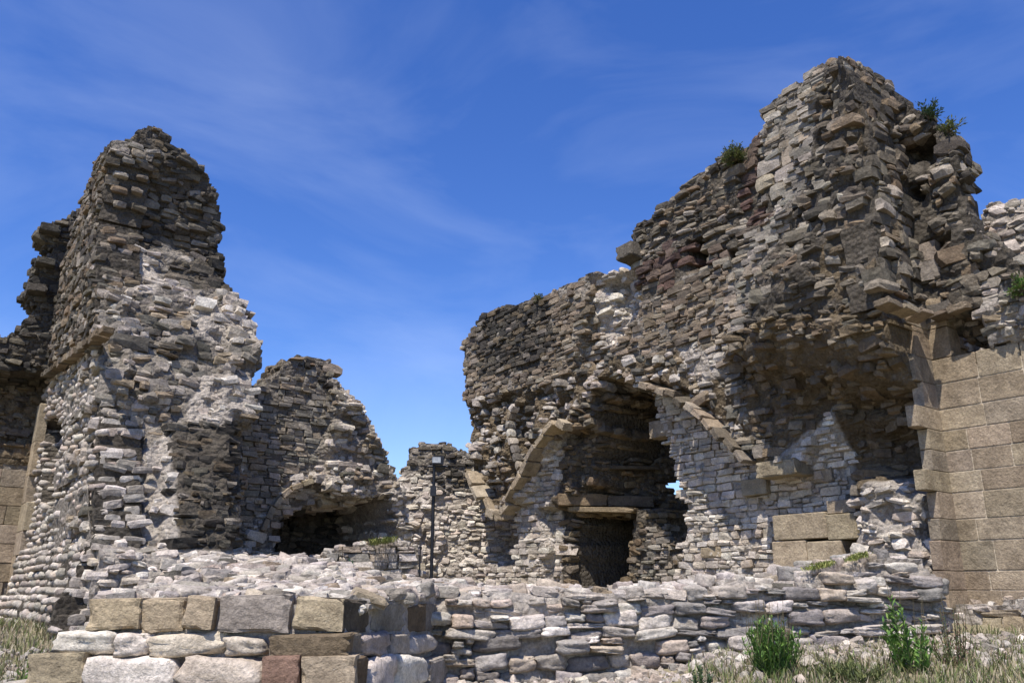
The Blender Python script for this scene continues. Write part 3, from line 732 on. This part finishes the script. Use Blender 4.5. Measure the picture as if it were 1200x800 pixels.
p = C0 - A2 * .8
T = Thing('broken_wall', (p[0], p[1], gz(*p)), 'dark crumbling wall sloping down over the smooth ashlar, small bushes on its crest', 'ruin')
RT = Wall(C0, A2, N_, 61, warp=.07)
rp_ = RT.poly([(1052, 118), (1070, 130), (1085, 142), (1100, 150), (1118, 168), (1126, 192), (1116, 215), (1124, 238), (1134, 262), (1150, 278), (1182, 304), (1208, 334), (1290, 400), (1290, 440), (1200, 398), (1150, 404)], .15).tolist()
zb2 = RT.uz(1090, 372)[1]
RT.masks.append(np.array([[-0.0, zt + .1]] + rp_ + [[-.5, zb2 - .32], [0.0, zb2 - .1]]))
RT.style(FULL, 'rub', 'mixd', 'mdark')
RT.style([(1062, 215), (1092, 230), (1105, 370), (1120, 380), (1085, 385)], 'dress', 'grey', 'mdark')
RT.style([(1150, 330), (1200, 340), (1290, 420), (1200, 410), (1150, 405)], 'slab', 'mix', 'mortar')
RT.zone([(1090, 100), (1290, 100), (1290, 420), (1130, 400), (1100, 330)], .08, at=.1, feather=.3, rough=.18)
RT.zone([(1056, 165), (1092, 160), (1096, 190), (1068, 196)], -.5, feather=.15)
RT.zone([(1062, 218), (1078, 216), (1080, 232), (1064, 234)], -.4, feather=.08)
RT.zone([(1085, 280), (1112, 276), (1108, 305), (1090, 305)], -.35, feather=.12)
RT.zone([(1098, 374), (1150, 360), (1160, 412), (1120, 416), (1098, 410)], -.25, feather=.1)
RT.build(T, thick=.30, depth=.28, vis=1.2, edge_ok=lambda u: u < -.12, ulim=(-99, -.02))
rib(T, RT, [(1093, 374, .12), (1116, 365, .14), (1138, 357, .14)], .09, .30, 'brown')
T.finish()

p = C0 - A2 * 1.5 - N_ * 1.6
T = Thing('rubble_wall', (p[0], p[1], gz(*p)), 'whitish rubble wall top seen beyond the dark slope above the ashlar', 'wall')
E = Wall(C0 - N_ * 1.9, A2, N_, 63, warp=.09)
E.mask([(1146, 262), (1152, 242), (1162, 236), (1186, 233), (1200, 240), (1250, 236), (1330, 260), (1330, 760), (1120, 760), (1100, 300)])
E.style(FULL, 'rub', 'pale', 'mortar'); E.build(T, thick=.8); T.finish()

# ------------------------------------------------------------------ restored ashlar wall on the right with its toothed return
T = Thing('ashlar_wall', (C0[0], C0[1], gz(*C0)), 'smooth beige ashlar wall with pale joints and toothed corner blocks', 'wall')
R = Wall(C0 + N_ * .02, A2, N_, 65, warp=0.0)
zt1, zt2 = R.uz(1120, 414)[1], R.uz(1200, 400)[1]
ztop = (zt1 + zt2) / 2; zbot = .95
r = np.random.default_rng(5)
rows = [353, 388, 423, 452, 481, 506, 530, 554, 578, 609, 634, 669, 691, 712]
zr = [R.uz(600 + 528 * (1 - (690 - y) / 3500.0), y)[1] for y in rows]
PM = []
for a_, b_ in zip(zr[:-1], zr[1:]):
    h = a_ - b_; u = 0.0
    if a_ > ztop + .25: 
        T.stone(R.P(-.16, (a_ + b_) / 2, -.15), R.ang, (.31, .3, h - .008), pick('ash', r), 'ashlar', (0, 0, 0), None, 60); continue
    while u > -3.2:
        l = r.uniform(.38, .72) if u < 0 else r.uniform(.28, .6)
        T.stone(R.P(u - l / 2, (a_ + b_) / 2, -.15 + r.uniform(-.004, .004)), R.ang, (l - .009, .3, h - .009), pick('ash', r), 'ashlar', (0, 0, 0), None, 60)
        u -= l
S = Wall(C0 + M_ * .03, -B2, M_, 67)
for i, (a_, b_) in enumerate(zip(zr[:-1], zr[1:])):
    l = [.55, .42, .50, .38, .62, .40, .40, .64, .40, .46, .50, .52, .5][i]
    T.stone(S.P(l / 2, (a_ + b_) / 2, -.04), S.ang, (l, .14, a_ - b_ - .007), pick('ash', r), 'ashlar', (0, 0, 0), None, 60)
# pale jointing behind the blocks
def slab_box(c, dims, ang):
    Vb, Q = cube_grid(1); Rm = np.array(Matrix.Rotation(ang, 3, 'Z')); return (Vb * .5 * np.array(dims)) @ Rm.T + c, Q
Vb, Q = slab_box(R.P(-1.6, (ztop + zbot) / 2 - .08, -.19), (3.2, .36, ztop - zbot - .2), R.ang)
T.mesh('mortar', Vb, Q, M_ASHM, np.repeat(np.array([[.50, .43, .33]]), len(Vb), 0))
T.finish()
T = Thing('footing_wall', (*(R.P(-1.2, 1.0, .3)[:2]), 1.0), 'low rubble footing along the base of the beige ashlar wall', 'wall')
FW = Wall(C0 + N_ * .35, A2, N_, 69, warp=.05)
FW.mask([(1096, 712), (1130, 706), (1200, 706), (1300, 704), (1300, 800), (1090, 800)])
FW.style(FULL, 'rub', 'lilac', 'mortar'); FW.style([(1150, 712), (1200, 712), (1200, 735), (1150, 735)], 'cm', 'tan', 'mortar'); FW.build(T, thick=.5); T.finish()

# ------------------------------------------------------------------ foreground walls
p = ground_pt(508, 8.3); q = ground_pt(1108, 9.3); d = (q - p) / np.linalg.norm(q - p)
T = Thing('low_wall', (p[0] + 2.2, p[1], gz(p[0] + 2.2, p[1])), 'long low wall of weathered pinkish grey rubble with weeds growing at its foot', 'wall')
G = Wall(p, d, np.array([d[1], -d[0]]), 71, warp=.05)
G.mask([(497, 860), (503, 700), (520, 696), (560, 698), (620, 694), (690, 694), (740, 692), (800, 690), (835, 692), (856, 684), (900, 686), (935, 687), (958, 676), (1000, 668), (1045, 656), (1086, 658), (1102, 676), (1112, 720), (1118, 860)])
G.style(FULL, 'fg', 'lilac', 'mortar')
G.style([(500, 700), (560, 702), (840, 694), (860, 680), (860, 700), (700, 712), (500, 716)], 'fg', 'pale', 'mortar')
G.zone([(700, 760), (770, 775), (760, 860), (650, 860)], .35, feather=.6)
G.zone([(500, 700), (1110, 690), (1110, 860), (500, 860)], 0, feather=.1, rough=.03)
G.zone([(480, 690), (1120, 640), (1120, 668), (850, 690), (480, 702)], -.10, feather=.12, rough=.10)
G.build(T, thick=1.0, res=.05, core_in=.045, crag=.035)
for i in range(260):
    u = rng.uniform(.1, 5.2); of = -rng.uniform(.1, 1.0); z = G.uz(600, 692)[1] + (0 if u < 3.1 else .06) 
    T.stone(G.P(u, z - .03 + rng.uniform(-.02, .03), of), G.ang + rng.uniform(-.5, .5), (rng.uniform(.10, .32), rng.uniform(.1, .25), rng.uniform(.05, .12)), pick('pale' if rng.random() < .7 else 'mix'), 'rubble', tuple(rng.normal(0, .08, 3)), None, .4)
T.finish()

pf = ground_pt(430, 6.3)
T = Thing('block_wall', (pf[0] - 1.2, pf[1], gz(pf[0] - 1.2, pf[1])), 'wall end of large tan and white worn blocks under a rubble top', 'wall')
H = Wall(ground_pt(402, 6.3), np.array([1.0, 0.0]), np.array([0.0, -1.0]), 73, warp=.0)
B1 = [(100, 701, 162, 738, 'tan'), (163, 699, 214, 739, 'tan'), (215, 699, 250, 739, 'tan'), (253, 697, 338, 742, 'grey'), (343, 700, 402, 740, 'tan'),
      (60, 740, 132, 767, 'pale'), (133, 740, 171, 767, 'pale'), (172, 741, 262, 768, 'pale'), (263, 743, 312, 768, 'pale'), (313, 742, 410, 767, 'ochre'),
      (26, 766, 92, 806, 'tan'), (93, 768, 205, 812, 'pale'), (206, 770, 304, 812, 'pale'), (305, 768, 349, 812, 'rust'), (350, 768, 416, 812, 'tan'),
      (60, 812, 200, 850, 'pale'), (201, 812, 330, 850, 'tan'), (331, 812, 420, 850, 'pale'), (-30, 800, 60, 850, 'pale')]
for x0, y0, x1, y1, pal in B1:
    block(T, H, x0, y0 + (rng.uniform(0, 3) if pal == 'pale' else 0), x1, y1, (.02 if y0 < 739 else .06 if y0 < 765 else .12) + rng.uniform(-.02, .03), .45, 'cream' if pal == 'pale' else pal, 'boulder' if pal == 'pale' else 'worn', 60, 2.0, -.006)
d2 = ground_pt(508, 8.3) - ground_pt(402, 6.3); d2 = d2 / np.linalg.norm(d2)
J = Wall(ground_pt(402, 6.3), d2, np.array([d2[1], -d2[0]]), 75, warp=0)
B3 = [(403, 701, 434, 740, 'ochre'), (436, 702, 477, 740, 'grey'), (479, 706, 499, 740, 'ochre'), (500, 706, 512, 738, 'grey'), (410, 743, 425, 768, 'ochre'), (426, 742, 459, 768, 'lilac'), (460, 742, 481, 766, 'pale'), (482, 744, 514, 766, 'lilac'),
      (417, 769, 433, 812, 'ochre'), (434, 770, 470, 812, 'lilac'), (471, 768, 504, 806, 'lilac'), (505, 768, 536, 800, 'pale'), (420, 812, 470, 850, 'grey'), (471, 812, 540, 850, 'lilac')]
for x0, y0, x1, y1, pal in B3:
    block(T, J, x0, y0, x1, y1, (.02 if y0 < 742 else .07 if y0 < 765 else .14), .4, pal, 'boulder' if pal in ('lilac',) else 'worn', 60, 1.6, -.008)
# mortar body behind the blocks and the rubble top that climbs towards the tower foot
px0 = H.uz(96, 700)[0]
def topz(x, y):
    base = H.uz(300, 703)[1]
    s_ = sstep((y - 6.5) / 3.0); lf = 1 - sstep((x + 2.6) / 1.9)
    return base - .02 + .36 * s_ * (0.25 + .75 * lf) + .05 * n2(x, y, 1.8, 77) + .03 * n2(x, y, 6.0, 78)
gx = np.linspace(H.O[0] + px0 + .05, H.O[0] + .02, 62); gy = np.linspace(6.35, 10.2, 70)
GX, GY = np.meshgrid(gx, gy, indexing='ij'); fx = (GX - gx[0]) / (gx[-1] - gx[0])
ex = (GY - 6.35) / d2[1] * d2[0] * .97; GX = GX + fx * ex - (1 - fx) * .10 * (GY - 6.35)
GZ = topz(GX, GY); nid = np.arange(GX.size).reshape(GX.shape); NVt = GX.size
Vt = np.stack([GX.ravel(), GY.ravel(), GZ.ravel()], 1); Vbm = Vt.copy(); Vbm[:, 2] = .3
Fq = [np.stack([nid[:-1, :-1], nid[1:, :-1], nid[1:, 1:], nid[:-1, 1:]], -1).reshape(-1, 4)]
for e_ in (nid[:, 0], nid[-1, :], nid[::-1, -1], nid[0, ::-1]):
    Fq.append(np.stack([e_[:-1] + NVt, e_[1:] + NVt, e_[1:], e_[:-1]], 1))
cb = np.array([[.56, .52, .48]]) * (1 + .2 * n2(np.concatenate([Vt, Vbm])[:, 0], np.concatenate([Vt, Vbm])[:, 1], 2.5, 79)[:, None])
T.mesh('rubble_core', np.concatenate([Vt, Vbm]), np.concatenate(Fq), M_CORE, cb)
for i in range(900):
    a_, b_ = rng.random(), rng.random(); xx = np.interp(a_, [0, 1], [gx[0], gx[-1]]); yy = 6.5 + 3.7 * b_
    xx = xx + a_ * (yy - 6.35) / d2[1] * d2[0] * .95 - (1 - a_) * .1 * (yy - 6.35)
    s_ = rng.uniform(.4, 1.15)
    T.stone((xx, yy, float(topz(np.array([xx]), np.array([yy]))[0]) + rng.uniform(-.01, .035)), rng.uniform(-.9, .9), (.26 * s_, .2 * s_, rng.uniform(.07, .15)), pick(('pale', 'cream', 'mix', 'lilac')[rng.integers(4)]), 'rubble' if rng.random() < .75 else 'boulder', tuple(rng.normal(0, .16, 3)), None, .8)
T.finish()
# ------------------------------------------------------------------ lamp pole
def tube(P0, P1, r0, r1=None, n=10):
    P0, P1 = np.array(P0, float), np.array(P1, float); r1 = r0 if r1 is None else r1
    d = P1 - P0; d /= np.linalg.norm(d); a = np.cross(d, [1, 0, 0] if abs(d[0]) < .9 else [0, 1, 0]); a /= np.linalg.norm(a); b = np.cross(d, a)
    V = []; 
    for P_, r_ in ((P0, r0), (P1, r1)):
        for k in range(n):
            t_ = 2 * math.pi * k / n; V.append(P_ + r_ * (math.cos(t_) * a + math.sin(t_) * b))
    Fs = [[k, (k + 1) % n, n + (k + 1) % n, n + k] for k in range(n)] + [list(range(n))[::-1], list(range(n, 2 * n))]
    return np.array(V), Fs
p = ground_pt(505, 13.2); zg = float(gz(*p)); ztp = EYE + (690 - 548) / 1007.6 * 13.2 * 1.02
L = Thing('lamp_pole', (p[0], p[1], zg), 'thin black metal lamp pole with a small floodlight head', 'lamp')
L.mesh('pole', *tube((p[0], p[1], zg - .1), (p[0], p[1], ztp), .029, .026), M_IRON, smooth=False)
L.mesh('base_plate', *slab_box(np.array([p[0], p[1], zg + .02]), (.22, .22, .04), 0), M_IRON)
L.mesh('cross_arm', *tube((p[0] - .10, p[1], ztp - .02), (p[0] + .22, p[1], ztp - .02), .02), M_IRON)
hd = L.mesh('lamp_head', *slab_box(np.array([p[0] + .06, p[1] - .04, ztp + .07]), (.17, .14, .13), .2), M_IRON)
L.mesh('lens', *slab_box(np.array([p[0] + .06 - .016, p[1] - .04 - .075, ztp + .07]), (.13, .014, .09), .2), plain('lamp_glass', (.35, .36, .36), .15), parent=hd)
L.mesh('junction_box', *slab_box(np.array([p[0], p[1] - .05, zg + 1.9]), (.09, .08, .16), 0), M_IRON)
p2 = ground_pt(491, 13.0); zg2 = float(gz(*p2))
L2 = Thing('marker_post', (p2[0], p2[1], zg2), 'short thin iron post standing beside the lamp pole', 'post')
L2.mesh('post', *tube((p2[0], p2[1], zg2 - .1), (p2[0], p2[1], EYE + .60), .013), M_IRON)
L2.mesh('cap', *tube((p2[0], p2[1], EYE + .60), (p2[0], p2[1], EYE + .63), .02), M_IRON)

# ------------------------------------------------------------------ plants
GREEN = [(.09, .19, .035), (.12, .235, .04), (.16, .25, .05), (.07, .14, .03)]
OLIVE = [(.10, .12, .035), (.075, .10, .03), (.15, .16, .05), (.055, .075, .022)]
DRY = [(.33, .28, .18), (.27, .22, .14), (.42, .37, .26), (.22, .165, .11), (.20, .20, .09), (.15, .18, .06), (.30, .26, .20)]
def leaf(acc, p, d, L, w, col, bend=.3, r=rng):
    d = d / np.linalg.norm(d); s_ = np.cross(d, [0, 0, 1.0]); 
    s_ = s_ / (np.linalg.norm(s_) + 1e-6); up = np.cross(s_, d)
    s_ = s_ * math.cos(r.uniform(-.8, .8)) + up * math.sin(r.uniform(-.8, .8)); s_ /= np.linalg.norm(s_)
    a = p; b = p + d * L * .5; c = p + d * L - np.array([0, 0, bend * L])
    k = acc['n']; acc['V'] += [a, b + s_ * w / 2, c, b - s_ * w / 2]; acc['F'] += [[k, k + 1, k + 2, k + 3]]; acc['C'] += [col] * 4; acc['n'] += 4
def stem(acc, a, b, w, col):
    V, Fs = tube(a, b, w, w * .5, 4); k = acc['n']; acc['V'] += list(V); acc['F'] += [[k + i for i in f] for f in Fs]; acc['C'] += [col] * len(V); acc['n'] += len(V)
def A0(): return dict(V=[], F=[], C=[], n=0)
def dump(T, name, acc, kind=None): return T.mesh(name, acc['V'], acc['F'], M_LEAF, np.array(acc['C']), kind=kind)
def weed(name, p, h, rad, nst, pal, label, cat='plant', leafl=.10, leafw=.012, spike=.2, dens=60):
    T = Thing(name, (p[0], p[1], p[2]), label, cat, 'weeds at the wall feet'); st = A0(); lf = A0()
    for i in range(nst):
        a = rng.uniform(0, 6.283); rr = rad * math.sqrt(rng.random()); b0_ = np.array([p[0] + .5 * rr * math.cos(a), p[1] + .5 * rr * math.sin(a), p[2] - .03])
        hh = h * rng.uniform(.45, 1.0) * (1 - .35 * rr / max(rad, 1e-3)); tip = b0_ + np.array([math.cos(a) * rr * .6, math.sin(a) * rr * .6, hh])
        stem(st, b0_, tip, .006, np.array((.09, .12, .04)) * rng.uniform(.7, 1.2))
        m = int(dens * hh)
        for k in range(max(m, 6)):
            f = rng.random() ** .8; q_ = b0_ + (tip - b0_) * f; b_ = rng.uniform(0, 6.283)
            d_ = np.array([math.cos(b_), math.sin(b_), rng.uniform(.6, 2.4)])
            leaf(lf, q_, d_, leafl * rng.uniform(.6, 1.3) * (1.15 - .5 * f), leafw * rng.uniform(.7, 1.3), np.array(pal[rng.integers(len(pal))]) * rng.uniform(.8, 1.25), rng.uniform(0, .35))
        if rng.random() < .5 and spike: stem(st, tip, tip + np.array([rng.normal(0, .02), rng.normal(0, .02), spike * rng.uniform(.5, 1.5)]), .003, np.array((.16, .13, .07)))
    dump(T, 'stem', st); dump(T, 'foliage', lf)
    return T
def on_ground(px, D): p_ = ground_pt(px, D); return np.array([p_[0], p_[1], float(gz(*p_))])
weed('tall_weed', on_ground(900, 7.8), .62, .24, 75, GREEN, 'thick clump of tall bright green weeds with thin bare stalks, against the low wall', dens=110)
weed('tall_weed', on_ground(1058, 7.9), .80, .22, 22, GREEN, 'loose leafy green weed with yellowish lower leaves, near the smooth ashlar', leafl=.11, leafw=.024, dens=70)
weed('tall_weed', on_ground(816, 7.6), .30, .10, 9, [(.05, .10, .04), (.06, .11, .05)], 'small dark green weed at the foot of the low wall', leafl=.07, spike=0, dens=110)
weed('tall_weed', on_ground(1108, 8.2), .62, .2, 26, [(.17, .10, .08), (.22, .14, .10), (.14, .12, .06)], 'dry reddish brown weed stalks where low wall and ashlar meet', leafl=.05, leafw=.012, dens=70)
weed('tall_weed', on_ground(980, 7.6), .20, .38, 50, OLIVE, 'low spreading green weed between the two tall weeds', leafl=.10, spike=.1, dens=150)
weed('tall_weed', on_ground(16, 6.6), .42, .30, 40, OLIVE + DRY[:2], 'olive green weeds in the corner beside the tan foot block', dens=110)
weed('tall_weed', on_ground(60, 7.4), .26, .22, 24, GREEN, 'short green weed against the pebbly tower foot', dens=110)
def shrub(name, P, r_, n, pal, label, up=.6, L=.065, w=.02):
    T = Thing(name, tuple(P), label, 'shrub', 'shrubs rooted in the walls'); st = A0(); lf = A0()
    for i in range(n):
        a = rng.uniform(0, 6.283); e_ = rng.uniform(-.2, 1.4); d_ = np.array([math.cos(a) * math.cos(e_), math.sin(a) * math.cos(e_), math.sin(e_) + up * .3])
        R_ = r_ * rng.uniform(.5, 1.05); tip = P + d_ * R_; stem(st, P, tip, .006, np.array((.10, .08, .05)))
        for k in range(16):
            f = rng.uniform(.25, 1.0); q_ = P + (tip - P) * f + rng.normal(0, r_ * .08, 3)
            leaf(lf, q_, d_ + rng.normal(0, .6, 3), L * rng.uniform(.6, 1.3), w, np.array(pal[rng.integers(len(pal))]) * rng.uniform(.75, 1.25), .1)
    dump(T, 'branch', st); dump(T, 'foliage', lf)
shrub('wall_shrub', TW.pt(862, 188, .10), .27, 90, OLIVE, 'olive tuft rooted in the wall notch beside the reddish quoins')
shrub('wall_shrub', RT.pt(1088, 140, .0), .22, 26, [(.03, .06, .025), (.045, .08, .03)], 'dark green sprig sticking up from the crest of the torn tower', up=1.5)
shrub('wall_shrub', RT.pt(1112, 156, .05), .2, 22, OLIVE, 'small pale olive bush on the crest below the dark sprig')
shrub('wall_shrub', RT.pt(1200, 342, .25), .2, 36, GREEN + OLIVE, 'green bush on the dark slope above the ashlar')
shrub('wall_shrub', VW.pt(632, 352, .0), .13, 18, OLIVE, 'tiny dry tuft on the vault wall crest')
def mat(name, pts, n, pal, label, L=.07):
    T = Thing(name, tuple(np.mean(pts, 0)), label, 'grass', 'grass tufts on the walls'); lf = A0()
    for i in range(n):
        w_ = rng.dirichlet(np.ones(len(pts)) * .8); q_ = (np.array(pts) * w_[:, None]).sum(0) + rng.normal(0, .02, 3) * np.array([1, 1, .3])
        a = rng.uniform(0, 6.283); leaf(lf, q_, np.array([math.cos(a) * .6, math.sin(a) * .6, 1.0]), L * rng.uniform(.5, 1.4), .012, np.array(pal[rng.integers(len(pal))]) * rng.uniform(.8, 1.3), .2)
    dump(T, 'blades', lf)
YG = [(.20, .22, .05), (.25, .25, .07), (.14, .18, .04)]
mat('grass_tuft', [G.pt(942, 670, .0), G.pt(976, 664, -.05), G.pt(948, 666, -.3), G.pt(980, 660, -.3)], 420, YG, 'yellow green grass tuft on the low wall under the dressed blocks')
mat('grass_tuft', [G.pt(990, 660, .0), G.pt(1018, 653, .0), G.pt(1000, 655, -.3), G.pt(1015, 650, -.3)], 300, YG, 'smaller yellow green tuft on the highest part of the low wall')
tw = [k for k in [np.array((*ground_pt(x, 13.9), z)) for x, z in ((425, 2.28), (462, 2.36), (440, 2.3))]]
mat('grass_tuft', tw + [tw[0] + np.array([0, .4, 0]), tw[1] + np.array([0, .4, 0])], 420, YG + OLIVE, 'green grass tuft on top of the terrace wall', L=.14)
mat('grass_tuft', [np.array((*ground_pt(x, D_), 1.56)) for x, D_ in ((520, 10.2), (575, 10.2), (525, 10.8), (570, 10.8))], 400, YG, 'yellowish grass patch at the lamp pole foot behind the low wall', L=.12)
shrub('wall_shrub', np.array((*ground_pt(408, 9.6), 1.70)), .14, 10, [(.03, .08, .035)], 'small dark green sprig on the rubble top', up=1.6, L=.08, w=.02)
# ------------------------------------------------------------------ grass at the foot of the low wall
def grass(name, label, n, fn, pal, L0, L1, w=.006):
    Vs = []; Cs = []
    for i in range(n):
        x_, y_ = fn(); z_ = float(gz(x_, y_)) - .01; a = rng.uniform(0, 6.283); Lh = rng.uniform(L0, L1); le = rng.uniform(.05, .7)
        b_ = np.array([x_, y_, z_]); s_ = np.array([-math.sin(a), math.cos(a), 0]) * w * rng.uniform(.6, 1.3); d_ = np.array([math.cos(a) * le, math.sin(a) * le, 1.0])
        m_ = b_ + d_ * Lh * .5; t_ = b_ + d_ * Lh * .85 + np.array([math.cos(a) * le * Lh * .5, math.sin(a) * le * Lh * .5, 0])
        Vs += [b_ - s_, b_ + s_, m_ + s_ * .7, m_ - s_ * .7, t_]; c_ = np.array(pal[rng.integers(len(pal))]) * rng.uniform(.75, 1.25); Cs += [c_] * 5
    Fs = []
    for i in range(n): k = i * 5; Fs += [[k, k + 1, k + 2, k + 3], [k + 3, k + 2, k + 4]]
    o = mesh_obj(name, Vs, Fs, M_LEAF, None, np.array(Cs)); tag(o, label, 'grass', kind='stuff')
def right_patch():
    while True:
        px_, D_ = rng.uniform(800, 1420), rng.uniform(4.6, 9.6)
        p_ = ground_pt(px_, D_); yl = 8.55 + (px_ - 508) / 600 * 1.0
        if D_ < yl - .28 or px_ > 1120: return p_
def left_patch(): p_ = ground_pt(rng.uniform(-420, 110), rng.uniform(5.0, 10.8)); return p_
grass('dry_grass', 'dry straw and green grass in front of the low wall', 23000, right_patch, DRY + OLIVE + [(.16, .20, .06), (.12, .17, .05)], .04, .17)
grass('green_grass', 'patchy olive grass by the pebbly tower foot', 22000, left_patch, DRY + OLIVE, .04, .16)

# ------------------------------------------------------------------ fallen bits of stone along the wall feet
Vs, Fs, Cs, k = [], [], [], 0
for i in range(2600):
    if i % 4: px_ = rng.uniform(500, 1290); yl = 8.55 + (px_ - 508) / 600 * 1.0 if px_ < 1110 else 9.6; D_ = yl - .2 - abs(rng.normal(0, .55))
    else: px_ = rng.uniform(-60, 110); D_ = rng.uniform(5.2, 9.0)
    p_ = ground_pt(px_, D_); s_ = min(.14, .03 * math.exp(abs(rng.normal(0, .6)))); V, Q, _ = SHAPES['rubble'][int(rng.integers(18))]
    Rm = np.array(Euler(tuple(rng.uniform(-.5, .5, 2)) + (rng.uniform(0, 6.28),)).to_matrix())
    Vs.append((V * s_ * rng.uniform(.6, 1.3, 3)) @ Rm.T + np.array([p_[0], p_[1], float(gz(*p_)) + s_ * .12])); Fs.append(Q + k); k += len(V); Cs.append(np.repeat(pick('pale')[None], len(V), 0))
tag(mesh_obj('stone_debris', np.concatenate(Vs), np.concatenate(Fs), M_MESH, None, np.concatenate(Cs)), 'small pale stone chips scattered along the wall feet', 'rubble', kind='stuff')
